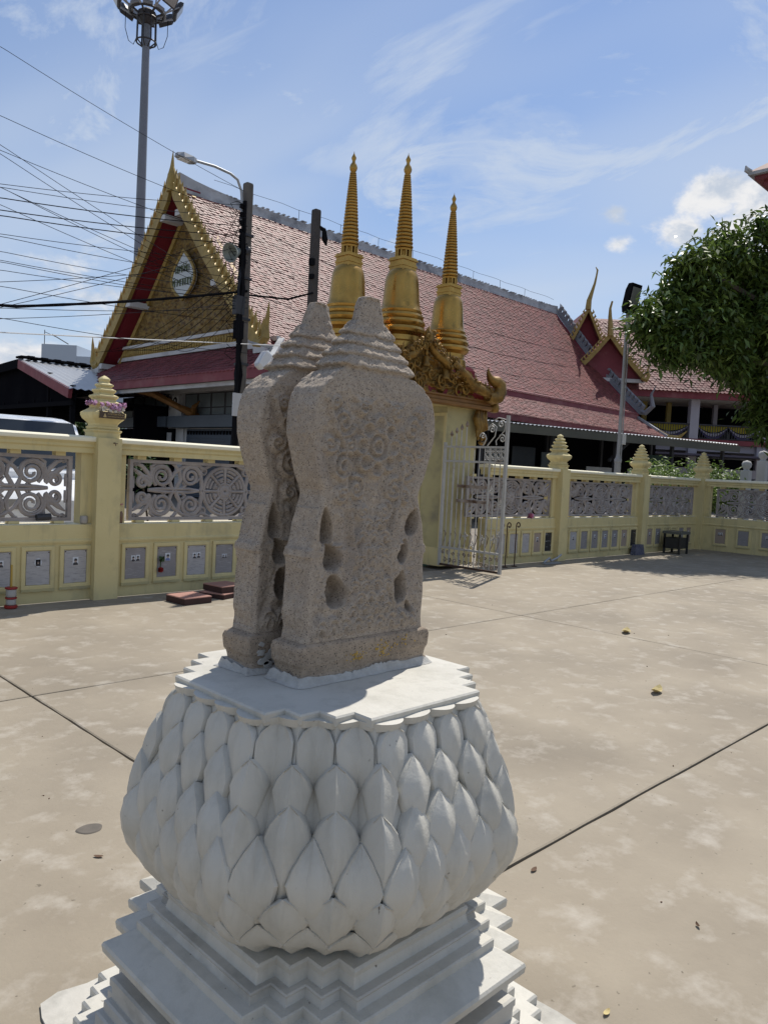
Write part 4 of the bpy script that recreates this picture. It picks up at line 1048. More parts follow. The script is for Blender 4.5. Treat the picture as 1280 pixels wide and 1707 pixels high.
# lightning conductor along the coping
b = MB(); b.tube([(XG + 2 + i * .9, YC - .05, ZR + .74 + .03 * math.sin(i * 2.1)) for i in range(30)], .009, 4); cd = b.build('lightning_conductor', MT['cablegrey'], hall)
for k in range(9):
    b = MB(); x = XG + 4 + k * 2.6; b.tube([(x, YC - .05, ZR + .25), (x, YC - .05, ZR + .74)], .014, 4); b.build('conductor_post', MT['cablegrey'], cd)
# eave fascia, second roof tier under it
b = MB(); b.ext_x([(YE - .06, ZE - .30), (YE - .02, ZE + .06), (YE + .10, ZE + .10), (YE + .10, ZE - .30)], XG + .4, XE - .2); b.build('eave_fascia', MT['redfascia'], hall)
YS, ZS2, YS1, ZS1 = YE - 2.0, 4.34, YE - .02, 5.50
XS0, XS1 = 15.0, 44.2
b = MB(); b.ext_x([(YS, ZS2), (YS1, ZS1), (YS1, ZS1 - .15), (YS, ZS2 - .12)], 16.6, XS1 + .0); b.build('lower_roof', MT['redsoffit'], hall)
def low_up(t):
    u = np.array([0, YS1 - YS, ZS1 - ZS2]); L_ = np.linalg.norm(u); u /= L_
    return u * L_ * t, u, np.array([0, -u[2], u[1]])
tiles(hall, 'roof_tile', MT['tile'], np.array([16.7, YS, ZS2 + .01]), EX, low_up, 2.3, XS1 - 16.9, .175, .155, first=80)
b = MB(); b.ext_x([(YS - .05, ZS2 - .26), (YS - .05, ZS2 + .04), (YS + .05, ZS2 + .04), (YS + .05, ZS2 - .26)], 15.0, XS1); b.build('eave_fascia', MT['redfascia'], hall)
# front skirt roof below the gable
XK, ZK, XK1, ZK1 = 15.0, 4.72, 17.0, 6.02
yl, yr = 37.0, YS
b = MB()
b.add([(XK, yr, ZK), (XK1, yr + 1.9, ZK1), (XK1, yl - 1.6, ZK1), (XK, yl, ZK), (XK, yr, ZK - .12), (XK1, yr + 1.9, ZK1 - .12), (XK1, yl - 1.6, ZK1 - .12), (XK, yl, ZK - .12)], [(0, 3, 2, 1), (4, 5, 6, 7), (0, 1, 5, 4), (2, 3, 7, 6), (0, 4, 7, 3), (1, 2, 6, 5)])
b.add([(XK, yl, ZK), (XK1, yl - 1.6, ZK1), (XK1 + 6, yl - 1.6, ZK1), (XK1 + 6, yl, ZK)], [(0, 1, 2, 3)]); b.build('skirt_roof', MT['redsoffit'], hall)
def skirt_up(t):
    u = np.array([XK1 - XK, 0, ZK1 - ZK]); L_ = np.linalg.norm(u); u /= L_
    return u * L_ * t, u, np.array([-u[2], 0, u[0]])
def sk_skip(c):
    t = (c[0] - XK) / (XK1 - XK)
    return c[1] < yr + 1.9 * t + .05 or c[1] > yl - 1.6 * t - .05
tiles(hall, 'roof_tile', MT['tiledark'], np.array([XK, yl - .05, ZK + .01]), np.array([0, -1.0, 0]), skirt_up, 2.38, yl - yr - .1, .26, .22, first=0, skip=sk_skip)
b = MB(); b.bar((XK - .05, yl + .05, ZK + .02), (XK1, yl - 1.6, ZK1 + .05), .20, .10); b.build('hip_flashing', MT['plaster'], hall)
b = MB(); b.bar((XK - .05, yr, ZK + .02), (XK1, yr + 1.9, ZK1 + .05), .20, .12); b.build('hip_flashing', MT['ridge'], hall)
b = MB(); b.box(XK - .05, XK + .05, yr - .05, yl + .05, ZK - .34, ZK + .03); b.build('eave_fascia', MT['redfascia'], hall)
b = MB(); b.box(XK + .10, XK + .24, yr + .3, yl - .05, ZK - .50, ZK - .345); b.build('eave_gutter', MT['plaster'], hall)
b = MB(); b.box(XK1 - .15, XK1 + .02, yr + 2.0, yl - 1.6, ZK1 + .0, ZK1 + .17); b.build('skirt_flashing', MT['plaster'], hall)
# gable front: carved panel, medallion, beam, soffit, bargeboards with flames
XP = XG + 1.0
ny, nz = 130, 120; P = np.zeros((nz, ny, 3))
for i in range(nz):
    t = i / (nz - 1); z = 6.62 + (12.35 - 6.62) * t; hw = 5.25 * (1 - t) + .05
    ys_ = np.linspace(YC - hw, YC + hw, ny)
    q1 = fbm((ys_ - YC) * 1.5 + 50, z * 1.5 + 0 * ys_, 2, 5) * 10; q2 = fbm(np.abs(ys_ - YC) * 2.6, z * 2.6 + 0 * ys_, 2, 7) * 9
    rel = (.5 + .5 * np.sin(q1 * 2.0 + 1.6 * np.sin(q2 * 1.5))) ** .8
    rel2 = .5 + .5 * np.sin(q2 * 2.4 + 9 * np.hypot((np.abs(ys_ - YC) % .9) - .45, (z % .9) - .45))
    P[i] = np.stack([XP + .0 - .16 * rel * (.4 + .6 * rel2), ys_, z + 0 * ys_], -1)
b = MB(); b.grid(P, flip=True); b.build('gable_carving', MT['goldpanel'], hall, smooth=True)
b = MB(); b.ext_x([(YC - 5.9, 6.02), (YC + 5.9, 6.02), (YC, 12.6)], XP + .05, XP + .25); b.build('gable_wall', MT['goldpanel'], hall)
b = MB(); b.box(XP - .22, XP + .04, YC - 5.75, YC + 5.6, 6.55, 6.68); b.build('ledge_strip', MT['plaster'], hall)
b = MB(); b.box(XP - .12, XP + .04, YC - 5.75, YC + 5.75, 6.20, 6.545)
b.build('frieze_beam', MT['goldpale'], hall)
for k in range(56):
    b = MB(); y = YC - 5.6 + k * .2; b.lathe([(.01, 0), (.06, .03), (.075, .12), (.05, .22), (.015, .30)], (XP - .12, y, 6.22), 6); b.build('frieze_leaf', MT['goldpale'], hall)
b = MB(); md = [(YC - .0, 10.25)]
for k in range(1, 24):
    t = k / 24; w = .92 * math.sin(math.pi * t ** 1.25) ** .8; md.append((YC - .05 - w, 10.25 - 2.0 * t))
md.append((YC - .05, 8.22))
md2 = [(2 * (YC - .05) - y, z) for y, z in md[1:-1]][::-1]
b.ext_x((md + md2), XP - .30, XP - .18); mdo = b.build('medallion', MT['signwhite'], hall)
b = MB(); b.tube([(XP - .30, y, z) for y, z in (md + md2 + md[:1])], .07, 6); b.build('medallion_rim', MT['goldpale'], mdo)
b = MB(); r_ = random.Random(12)
for zz, wd in ((9.35, .62), (8.80, .78)):
    y = YC - .05 + wd
    while y > YC - .05 - wd + .1:
        w = r_.uniform(.12, .17); h = r_.uniform(.24, .30); k = r_.randrange(4)
        pts = {0: [(0, 0), (0, h), (w, h), (w, 0)], 1: [(0, h * .2), (0, h), (w * .5, h * .55), (w, h), (w, 0)], 2: [(w * .3, 0), (0, h * .3), (w * .2, h), (w, h * .9), (w, 0)], 3: [(0, 0), (w * .2, h * .6), (0, h), (w, h), (w, 0)]}[k]
        b.tube([(XP - .315, y - a, zz + c) for a, c in pts], .024, 4)
        if r_.random() < .4: b.tube([(XP - .315, y - w * .2, zz + h + .06), (XP - .315, y - w, zz + h + .09)], .02, 4)
        y -= w + .05
b.build('lettering', MT['signletter'], mdo)
def gline(t, out=0.0, sgn=1):       # along the gable edge, 0 at the bottom
    y, z = slope(t, .22); d = YC - y
    return YC + sgn * (d + out * .74), z + .10 + out * .67
for sgn in (-1, 1):
    # bargeboard, soffit, purlin ends
    b = MB(); rings = []
    for i in range(15):
        t = i / 14; (ya, za), (yb, zb) = gline(t, .12, sgn), gline(t, -.30, sgn)
        if t > .98: yb = YC
        rings.append([(XG, ya, za), (XG + .16, ya, za), (XG + .16, yb, zb), (XG, yb, zb)])
    b.loft(rings); bg_ = b.build('bargeboard', MT['goldpale'], hall)
    b = MB(); rings = []
    for i in range(15):
        t = i / 14; y, z = gline(t, -.24, sgn); rings.append([(XG + .17, y, z), (XP + .3, y, z), (XP + .3, y, z + .06), (XG + .17, y, z + .06)])
    b.loft(rings); b.build('soffit', MT['redsoffit'], hall)
    # gilded strip between soffit and carving
    b = MB(); b.tube([(XP - .06, *gline(i / 14 * .97 + .02, -.42, sgn)) for i in range(15)], .13, 6); b.build('soffit_moulding', MT['goldpale'], hall)
    for t in (.02, .42, .86):
        y, z = gline(t, -.42, sgn); b = MB(); b.box(XG + .03, XP, y - .20, y + .20, z - .10, z + .14); b.build('purlin_end', MT['plaster'], hall)
    n = 25
    for i in range(n):
        t = .02 + .95 * i / (n - 1); y, z = gline(t, .10, sgn); h = .60 + .06 * (i % 2)
        b = MB(); b.tube([(XG + .08, y, z - .12), (XG + .08, y + sgn * .10, z + h * .35), (XG + .07, y + sgn * .05, z + h * .7), (XG + .08, y + sgn * .10, z + h)], [.10, .085, .045, .006], 5); b.build('roof_flame', MT['goldpale'], bg_)
    y, z = gline(0, .1, sgn)
    b = MB(); b.tube([(XG + .08, y - sgn * .3, z - .12), (XG + .08, y + sgn * .12, z - .18), (XG + .08, y + sgn * .34, z + .02), (XG + .08, y + sgn * .32, z + .42), (XG + .08, y + sgn * .40, z + .85), (XG + .08, y + sgn * .44, z + 1.25)], [.16, .17, .15, .11, .07, .01], 6); b.build('eave_horn', MT['goldpale'], bg_)
    b = MB(); b.tube([(XG + .10, y - sgn * .2, z - .10), (XG + .10, y + sgn * .16, z + .05), (XG + .10, y + sgn * .10, z + .45), (XG + .10, y + sgn * .16, z + .75)], [.12, .12, .08, .01], 6); b.build('eave_horn', MT['goldpale'], bg_)
    b = MB(); b.box(XG, XP + .5, y - .42, y + .30, z - .50, z - .22); b.build('eave_block', MT['plaster'], hall)
b = MB(); b.tube([(XG + .08, YC, ZR - .3), (XG + .08, YC, ZR + .35), (XG + .06, YC, ZR + .7), (XG + .08, YC, ZR + 1.35)], [.22, .20, .09, .01], 8); b.build('gable_spike', MT['goldpale'], hall)
# body walls
XW = 17.6
b = MB(); b.box(XW, XE - 1, YE + .8, YF - .8, 0, 5.9); b.build('body_wall', MT['plaster'], hall)
def facade(y0, y1, z0, z1, mt, nm, proud=.06, par=hall):
    b = MB(); b.box(XW - proud, XW, min(y0, y1), max(y0, y1), z0, z1); return b.build(nm, MT[mt], par)
facade(YC - 6.6, YC + 7.2, 4.46, 4.62, 'plaster', 'string_course', .14)
# two rows of window panes with dark mullions
for y0, y1, n in ((31.6, 35.9, 4), (25.9, 30.05, 4), (23.7, 25.5, 2)):
    fr = facade(y0, y1, 3.46, 4.42, 'darksteel', 'window_frame', .07)
    w = (y1 - y0) / n
    for k in range(n):
        for za, zb in ((3.82, 4.37), (3.50, 3.77)):
            b = MB(); b.box(XW - .085, XW - .071, y0 + w * k + .07, y0 + w * (k + 1) - .07, za, zb); b.build('window_pane', MT['curtain'], fr)
facade(30.15, 30.75, 2.98, 4.46, 'plaster', 'column', .20)
facade(30.85, 36.2, 2.97, 3.42, 'greyband', 'fascia_board', .55); facade(24.0, 30.6, 2.94, 3.42, 'greyband', 'fascia_board', .60)
facade(30.9, 36.2, 0, 2.93, 'shadeblack', 'bay_shade', .04)  # black sheet painting the shade inside the bay
for y0, y1, za, zb, mt in ((31.2, 31.9, 2.0, 2.75, 'plaster'), (32.3, 33.4, 1.9, 2.3, 'curtain'), (33.8, 34.3, 2.0, 2.6, 'redcloth'), (34.7, 35.6, 1.8, 2.4, 'glassdark')): facade(y0, y1, za, zb, mt, 'notice_panel', .05)
sh = facade(24.2, 29.9, 0, 2.90, 'shutter', 'roller_shutter', .05)
for k in range(22):
    b = MB(); b.box(XW - .085, XW - .051, 24.25, 29.85, .08 + k * .115, .165 + k * .115); b.build('shutter_slat', MT['shutter'], sh)
for k in range(24):
    b = MB(); y = 24.4 + k * .23; b.ext_x([(y, 2.66), (y + .10, 2.66), (y + .13, 2.82), (y - .03, 2.82)], XW - .085, XW - .052); b.build('vent_slot', MT['shadeblack'], sh)
facade(30.1, 30.7, 0, 2.92, 'plaster', 'door_post', .10)
b = MB(); b.box(XW - .34, XW - .21, 30.18, 30.72, 3.86, 4.34); ac = b.build('air_conditioner', MT['plaster'], hall)
b = MB(); b.loft([[(XW - x, 30.45 + .17 * math.cos(k * math.pi / 8), 4.10 + .17 * math.sin(k * math.pi / 8)) for k in range(16)] for x in (.338, .352)]); b.build('fan_grille', MT['cable'], ac)
b = MB(); b.loft([[(XW - x, 30.45 + .05 * math.cos(k * math.pi / 8), 4.10 + .09 * math.sin(k * math.pi / 8)) for k in range(16)] for x in (.353, .36)]); b.build('fan_hub', MT['plaster'], ac)
# carved eave bracket
b = MB(); b.tube([(15.3, 30.3, 4.30), (15.9, 29.95, 4.28), (16.4, 29.6, 4.0), (16.75, 29.2, 3.75), (17.2, 28.95, 3.55), (17.45, 28.85, 3.45)], [.06, .17, .15, .14, .20, .10], 7); b.tube([(17.3, 28.95, 3.5), (17.1, 28.6, 3.8), (17.3, 28.5, 4.05)], [.15, .11, .02], 6); b.build('carved_bracket', MT['bronze'], hall)
# near long side: bay shade painted as a black sheet between pale posts
b = MB(); b.box(XW + .3, XE - 1.2, YE + .70, YE + .80, .0, 4.4); b.build('bay_shade', MT['shadeblack'], hall)
for k in range(9):
    b = MB(); x = XW + .4 + k * 3.1; b.box(x, x + .35, YE + .45, YE + .80, 0, 4.6); b.build('column', MT['concol'], hall)
for k in range(8):
    x = XW + .9 + k * 3.1
    b = MB(); b.box(x, x + 2.4, YE + .66, YE + .699, 1.2, 2.9); fr = b.build('window_frame', MT['darksteel'], hall)
    for j in range(3):
        b = MB(); b.box(x + .06 + j * .78, x + .74 + j * .78, YE + .645, YE + .659, 1.27, 2.83); b.build('window_pane', MT['glassdark'] if (k + j) % 4 else MT['curtain'], fr)
# far gable edge with its row of pale leaf crockets
b = MB(); b.loft([[(XE + .02, *slope(i / 14, .32)), (XE + .02, slope(i / 14, .32)[0] - .10, slope(i / 14, .32)[1] + .22), (XE + .40, slope(i / 14, .32)[0] - .10, slope(i / 14, .32)[1] + .22), (XE + .40, *slope(i / 14, .32))] for i in range(15)]); fe = b.build('bargeboard', MT['crocket'], hall)
for i in range(26):
    y, z = slope(.02 + .96 * i / 25, .32); b = MB(); b.tube([(XE + .2, y - .05, z + .1), (XE + .2, y - .28, z + .42), (XE + .2, y - .12, z + .68)], [.17, .15, .01], 5); b.build('leaf_crocket', MT['crocket'], fe)
b = MB(); b.tube([(XE + .2, YE + .3, ZE + .3), (XE + .2, YE - .3, ZE + .1), (XE + .2, YE - .75, ZE + .5), (XE + .2, YE - .6, ZE + 1.2), (XE + .2, YE - .85, ZE + 1.7)], [.14, .17, .15, .08, .02], 6); b.build('eave_horn', MT['crocket'], fe)
b = MB(); b.tube([(XS1, YS + .6, ZS2 + .4), (XS1 + .1, YS, ZS2 + .05), (XS1 + .4, YS - .5, ZS2 + .05), (XS1 + .6, YS - .9, ZS2 + .45)], [.12, .16, .14, .02], 6); b.build('eave_horn', MT['goldpale'], fe)
b = MB(); b.bar((XS1, YS, ZS2 + .08), (XS1, YS1, ZS1 + .08), .2, .14); b.build('hip_flashing', MT['ridge'], hall)

# ------------------------------------------------------------------ low awning in front of the hall
aw = thing('market_awning', 'low corrugated metal awning with grey valance over dark stalls behind the right wall', 'awning', (25, 15, 0)); aw['kind'] = 'thing'
A0, A1 = np.array([15.2, 16.2, 3.28]), np.array([32.3, 12.05, 3.30]); d_ = (A1 - A0); Ln = np.linalg.norm(d_); d_ = d_ / Ln
nb_ = np.array([-d_[1], d_[0], 0]); 
if nb_[1] < 0: nb_ = -nb_
b = MB(); rows = []
for k in range(int(Ln / .09)):
    p = A0 + d_ * k * .09; w = .022 * (1 if k % 2 else -1)
    q = p + nb_ * 4.2 + np.array([0, 0, .22])
    rows.append([tuple(p + np.array([0, 0, w])), tuple(q + np.array([0, 0, w]))])
b.grid(rows); b.build('corrugated_roof', MT['corr'], aw)
b = MB(); b.bar(tuple(A0 - np.array([0, 0, .17]) + nb_ * .05), tuple(A1 - np.array([0, 0, .17]) + nb_ * .05), .05, .27); b.build('valance', MT['trim'], aw)
for k in range(6):
    p = A0 + d_ * (1.5 + k * 3.1) + nb_ * .4; b = MB(); b.obox((p[0], p[1], 1.6), (.12, .12, 3.2), math.atan2(d_[1], d_[0])); b.build('post', MT['darksteel'], aw)
    p = p + nb_ * 3.6; b = MB(); b.obox((p[0], p[1], 1.85), (.12, .12, 3.7), math.atan2(d_[1], d_[0])); b.build('post', MT['darksteel'], aw)
p = A0 + nb_ * 4.25 + d_ * Ln / 2; b = MB(); b.obox((p[0], p[1], 1.75), (Ln, .06, 3.5), math.atan2(d_[1], d_[0])); b.build('back_shade', MT['shadeblack'], aw)  # near-black sheet put in for the shade under the awning
for k, (s_, w_, z0, z1, mt) in enumerate(((8.2, 1.1, 1.9, 2.6, 'curtain'), (9.5, 1.2, 1.9, 2.75, 'glassdark'), (10.9, .9, 2.0, 2.6, 'curtain'), (5.0, 1.8, 1.7, 2.2, 'glassdark'), (12.4, 1.9, 1.75, 2.1, 'plaster'), (14.6, 1.6, 1.75, 2.1, 'plaster'), (15.6, 1.5, 2.2, 2.75, 'greenbox'))):
    p = A0 + d_ * s_ + nb_ * (3.9 if k < 4 else 2.4); b = MB(); b.obox((p[0], p[1], (z0 + z1) / 2), (w_, .05, z1 - z0), math.atan2(d_[1], d_[0])); b.build('hanging_board', MT[mt], aw)
b = MB(); p, q = A0 + d_ * 10.6 + nb_ * .5, A0 + d_ * 11.6 + nb_ * .5; b.bar((p[0], p[1], 2.3), (q[0], q[1], 3.05), .10); b.build('brace', MT['darksteel'], aw)

# ------------------------------------------------------------------ two storey building with gables, turned 45 degrees to the wall
S2 = math.sqrt(.5)
def bx2(u, w, z): return (S2 * (u + w), S2 * (w - u), z)          # u to the right, w away from the courtyard
mon = thing('monks_residence', 'two storey temple building with small gold gables and swag draped balcony on the far right', 'temple building', bx2(20, 54, 0)); mon['kind'] = 'thing'
def mb2(): return MB(bx2)
b = mb2(); b.box(11, 30, 55, 62, 0, 7.8); b.build('body_wall', MT['plaster'], mon)
b = mb2(); b.box(12.5, 30, 54.8, 54.99, 4.6, 7.4); b.build('room_shade', MT['shadeblack'], mon)  # room shade painted as a black panel on the wall
b = mb2(); b.box(14.5, 31, 49.9, 55, 4.30, 4.62); b.build('balcony_floor', MT['redfascia'], mon)
b = mb2(); b.box(14.5, 31, 50.2, 55, 3.85, 4.295); b.build('balcony_beam', MT['concol'], mon)
b = mb2(); b.box(14.2, 31, 49.4, 49.55, 7.12, 7.55); b.build('eave_fascia', MT['redfascia'], mon)
b = mb2(); b.box(14.2, 31, 49.56, 55, 7.14, 7.24); b.build('soffit', MT['plaster'], mon)
for u in (19.72, 24.15, 28.6):
    b = mb2(); b.box(u - .28, u + .28, 50.0, 50.5, 0, 7.13); b.build('column', MT['concol'], mon)
for u in (17.3, 18.95, 22.1): 
    b = mb2(); w = 52.5; b.box(u - .14, u + .14, w, w + .28, 4.62, 7.13); b.build('column', MT['goldcol' if u < 20 else 'concol'], mon)
b = mb2(); b.box(14.6, 31, 50.05, 50.10, 5.52, 5.60); b.box(14.6, 31, 50.05, 50.10, 4.66, 4.72); rl = b.build('railing', MT['darksteel'], mon)
for k in range(92):
    u = 14.7 + k * .16; b = mb2(); b.box(u, u + .035, 50.055, 50.095, 4.721, 5.519); b.build('baluster', MT['darksteel'], rl)
for i, (ua, ub) in enumerate(((15.0, 17.0), (17.0, 19.4), (20.0, 22.0), (22.0, 23.9), (24.4, 26.4), (26.4, 28.3))):
    n = 14
    def sw(z0, dip, w_, t): 
        top, bot = [], []
        for k in range(n + 1):
            f = k / n; c = 1 - (2 * f - 1) ** 2; top.append((ua + (ub - ua) * f, z0 - dip * c * t[0])); bot.append((ua + (ub - ua) * f, z0 - dip * c * t[1]))
        return top + bot[::-1]
    b = mb2(); b.ext_y([(ua, 5.50), (ub, 5.50)] + [(ub + (ua - ub) * k / n, 5.50 - .40 * (1 - (2 * k / n - 1) ** 2)) for k in range(1, n)], 50.20, 50.16); b.build('bunting_swag', MT['cloth_yellow'], mon)
    b = mb2(); b.ext_y(sw(5.46, .62, 0, (.72, 1.0)), 50.155, 50.13); b.build('bunting_swag', MT['cloth_white'], mon)
    b = mb2(); b.ext_y(sw(5.44, .82, 0, (.78, 1.0)), 50.125, 50.112); b.build('bunting_swag', MT['cloth_violet'], mon)
# main roof: slope facing the yard, hip edge on the right
E0, E1, RD0, RD1 = (13.0, 49.3, 7.55), (23.0, 49.3, 7.55), (13.0, 54.5, 12.9), (18.4, 54.5, 12.9)
b = mb2(); b.add([E0, E1, RD1, RD0, (13.0, 60, 7.55), (23.0, 60, 7.55)], [(0, 1, 2, 3), (3, 2, 5, 4), (1, 5, 2), (0, 3, 4), (0, 4, 5, 1)]); b.build('roof_slope', MT['redsoffit'], mon)
ux = np.array(bx2(1, 0, 0)); uw_ = np.array(bx2(0, 1, 0))
sv = np.array(bx2(0, 5.2, 5.35)); sL = np.linalg.norm(sv); sv /= sL
nv = np.array(bx2(0, -5.35, 5.2)) / sL
def m_up(t): return sv * sL * t, sv, nv
def m_skip(c):
    u = (c[0] - c[1]) * S2; w = (c[0] + c[1]) * S2; return u > 23.0 - (w - 49.3) / 5.2 * 4.6 - .1
tiles(mon, 'roof_tile', MT['tileold'], np.array(bx2(13.0, 49.28, 7.58)), ux, m_up, sL, 10.0, .26, .22, skip=m_skip)
b = mb2(); b.bar((23.0, 49.3, 7.68), (18.4, 54.5, 13.0), .28, .22); hp = b.build('hip_ridge', MT['crocket'], mon)
for i in range(18):
    f = .03 + .94 * i / 17; u, w, z = 23 - 4.6 * f, 49.3 + 5.2 * f, 7.7 + 5.35 * f
    b = mb2(); b.tube([(u + .05, w, z), (u + .20, w - .1, z + .26), (u + .06, w, z + .44)], [.11, .09, .01], 5); b.build('leaf_crocket', MT['crocket'], hp)
# two nested gables projecting towards the yard
def gable(uc, wp, za, hw, zb, chofa, nm, face):
    b = mb2(); b.add([(uc - hw, wp + .6, zb), (uc + hw, wp + .6, zb), (uc, wp + .6, za)], [(0, 1, 2)]); b.build('gable_panel', MT[face], mon)
    b = mb2()
    for sg in (-1, 1):
        b.add([(uc, wp, za), (uc + sg * hw, wp, zb), (uc + sg * hw, wp + 7, zb), (uc, wp + 7, za), (uc, wp, za - .2), (uc + sg * hw, wp, zb - .2), (uc + sg * hw, wp + 7, zb - .2), (uc, wp + 7, za - .2)], [(0, 1, 2, 3), (7, 6, 5, 4), (0, 4, 5, 1), (1, 5, 6, 2)])
    b.build('gable_roof', MT['tileold'], mon)
    for sg in (-1, 1):
        b = mb2(); b.loft([[(uc + sg * hw * t, wp - .04, za + (zb - za) * t + .16 - .12 * math.sin(math.pi * t)), (uc + sg * hw * t, wp + .1, za + (zb - za) * t + .16 - .12 * math.sin(math.pi * t)), (uc + sg * hw * t, wp + .1, za + (zb - za) * t - .22 - .12 * math.sin(math.pi * t)), (uc + sg * hw * t, wp - .04, za + (zb - za) * t - .22 - .12 * math.sin(math.pi * t))] for t in np.linspace(0, 1, 9)])
        bb = b.build('bargeboard', MT['goldpale'], mon); n = 13
        for i in range(n):
            t = .12 + .86 * i / (n - 1); u, z = uc + sg * hw * t, za + (zb - za) * t + .12 - .12 * math.sin(math.pi * t)
            b = mb2(); b.tube([(u, wp, z), (u + sg * .12, wp, z + .12), (u + sg * .05, wp, z + .30)], [.08, .07, .006], 5); b.build('roof_flame', MT['goldpale'], bb)
        u, z = uc + sg * hw, zb
        b = mb2(); b.tube([(u - sg * .2, wp, z), (u + sg * .12, wp, z - .12), (u + sg * .25, wp, z + .15), (u + sg * .16, wp, z + .5), (u + sg * .26, wp, z + .85)], [.14, .16, .13, .07, .01], 6); b.build('eave_horn', MT['goldpale'], bb)
    b = mb2(); b.tube([(uc + du, wp, za + dz) for du, dz in chofa], [.20, .17, .12, .08, .06, .06, .02][:len(chofa)], 6); b.build('roof_horn', MT['goldpale'], mon, smooth=60)
gable(12.6, 50.6, 12.75, 1.75, 9.2, [(-.05, -.1), (-.02, .5), (.12, 1.0), (.28, 1.6), (.36, 2.1), (.40, 2.45), (.27, 2.65)], 'upper', 'redsoffit')
gable(13.55, 48.6, 10.75, 2.3, 8.15, [(0, -.1), (-.03, .5), (-.10, 1.1), (-.12, 1.6), (-.02, 2.05)], 'lower', 'redfascia')
b = mb2(); b.box(11.2, 16.0, 49.0, 49.3, 7.9, 8.12); b.build('gable_sill', MT['plaster'], mon)
b = mb2(); b.box(14.4, 31, 48.6, 50.4, 3.5, 3.62); b.build('cloth_awning', MT['purplecloth'], mon)
b = mb2(); b.box(13.5, 31, 50.3, 50.4, 0, 3.4); b.build('bay_shade', MT['shadeblack'], mon)  # ground floor shade painted as a black sheet
b = mb2(); b.box(14.0, 31, 49.9, 50.29, 2.2, 2.75); b.build('wall_band', MT['concol'], mon)
# things on the balcony
b = mb2(); b.lathe([(.05, 0), (.35, .1), (.38, .5), (.30, .62), (.05, .66)], (22.3, 51.5, 4.63), 10); tag(b.build('wicker_basket', MT['chair']), 'dark rounded bundle on the balcony of the two storey temple building', 'bundle')
b = mb2(); b.lathe([(.18, 0), (.22, .3), (.24, .32), (.03, .33)], (15.7, 51.0, 4.63), 8)
for k in range(9):
    a = k * .7; b.tube([(15.7, 51.0, 4.9), (15.7 + .12 * math.cos(a), 51 + .12 * math.sin(a), 5.4), (15.7 + .3 * math.cos(a), 51 + .3 * math.sin(a), 5.95)], [.03, .03, .05], 4)
tag(b.build('flower_vase', MT['concol']), 'vase with a spray of pale stems on the balcony beside the ochre column', 'vase')
# corner of another tall roof on the right edge
orr = thing('ordination_hall', 'dark maroon roof corner of a tall hall entering the frame at the upper right', 'temple roof', (36, 6, 0)); orr['kind'] = 'thing'
def slab(x0, x1, y0, y1, z0, z1, mt, nm):
    b = MB(); b.box(x0, x1, y0, y1, z0, z1); return b.build(nm, MT[mt], orr)
slab(30.2, 46, -4, 11.50, 13.10, 13.25, 'tiledark', 'eave_fascia'); slab(30.0, 46.2, -4.2, 11.68, 13.25, 13.36, 'ridge', 'roof_edge'); slab(30.45, 46, -4, 11.25, 12.92, 13.098, 'tiledark', 'eave_cornice'); slab(30.6, 46, -4, 11.1, 12.82, 12.918, 'shadeblack', 'soffit')  # fascia, cornice and soffit colours darkened to stand for eave shade
b = MB(); b.add([(30.0, 11.68, 13.362), (30.0, -4.2, 13.362), (46.2, -4.2, 13.362), (46.2, 11.68, 13.362), (35, 3.8, 18), (41, 3.8, 18)], [(0, 1, 4), (1, 2, 5, 4), (2, 3, 5), (3, 0, 4, 5)]); b.build('roof_slope', MT['tileold'], orr)
slab(33.5, 44, -2, 7.0, 0, 12.74, 'plaster', 'body_wall')
b = MB(); b.tube([(30.1, 11.6, 13.36), (29.95, 11.72, 13.45), (29.93, 11.75, 13.6)], [.10, .10, .02], 6); b.build('eave_horn', MT['ridge'], orr)

# ------------------------------------------------------------------ carport on the left, far pale building
cp_ = thing('carport', 'dark open carport with maroon gable board and silver corrugated roof behind the left wall', 'carport', (22, 36, 0)); cp_['kind'] = 'thing'
XC = 13.0
b = MB(); b.bar((XC, 36.9, 5.55), (XC, 31.25, 4.02), .16, .42); b.build('gable_board', MT['redfascia'], cp_)
b = MB(); b.bar((XC, 36.9, 5.55), (XC, 52.0, 5.0), .16, .40); b.build('gable_board', MT['cable'], cp_)
rows = []
for k in range(64):
    x = XC - .1 + k * .16; w = .03 * (1 if k % 2 else -1); rows.append([(x, 31.1, 4.20 + w), (x, 36.9, 5.78 + w)])
b = MB(); b.grid(rows); b.build('corrugated_roof', MT['corr'], cp_)
rows = []
for k in range(64):
    x = XC - .1 + k * .16; w = .03 * (1 if k % 2 else -1); rows.append([(x, 36.9, 5.78 + w), (x, 52, 5.2 + w)])
b = MB(); b.grid(rows); b.build('corrugated_roof', MT['corrold'], cp_)
b = MB(); rr = []
for k in range(34):
    b.obox((XC + .1 + k * .3, 36.9, 5.86 + (.03 if k % 2 else 0)), (.3, .7, .09))
b.build('ridge_cap', MT['cable'], cp_)
for x in (XC + .2, XC + 5, XC + 9.8):
    for y in (31.6, 34.0, 43.5):
        b = MB(); b.box(x, x + .18, y, y + .18, 0, 4.25 + (y - 31.1) * .27 * (y < 37)); b.build('post', MT['cable'], cp_)
for k in range(10):
    y = 31.8 + k * 1.9; b = MB(); b.box(XC + .2, XC + 10, y, y + .10, 3.75, 3.90); b.build('purlin', MT['cable'], cp_)
b = MB(); b.box(XC + .1, XC + .2, 31.4, 52, 3.55, 3.74); b.build('tie_beam', MT['cable'], cp_)
b = MB(); b.ext_x([(31.4, 3.76), (31.4, 4.02), (36.9, 5.50), (52, 5.0), (52, 3.76)], XC + .25, XC + .32); b.build('gable_shade', MT['shadeblack'], cp_)  # black panel added to paint the shade under the carport roof
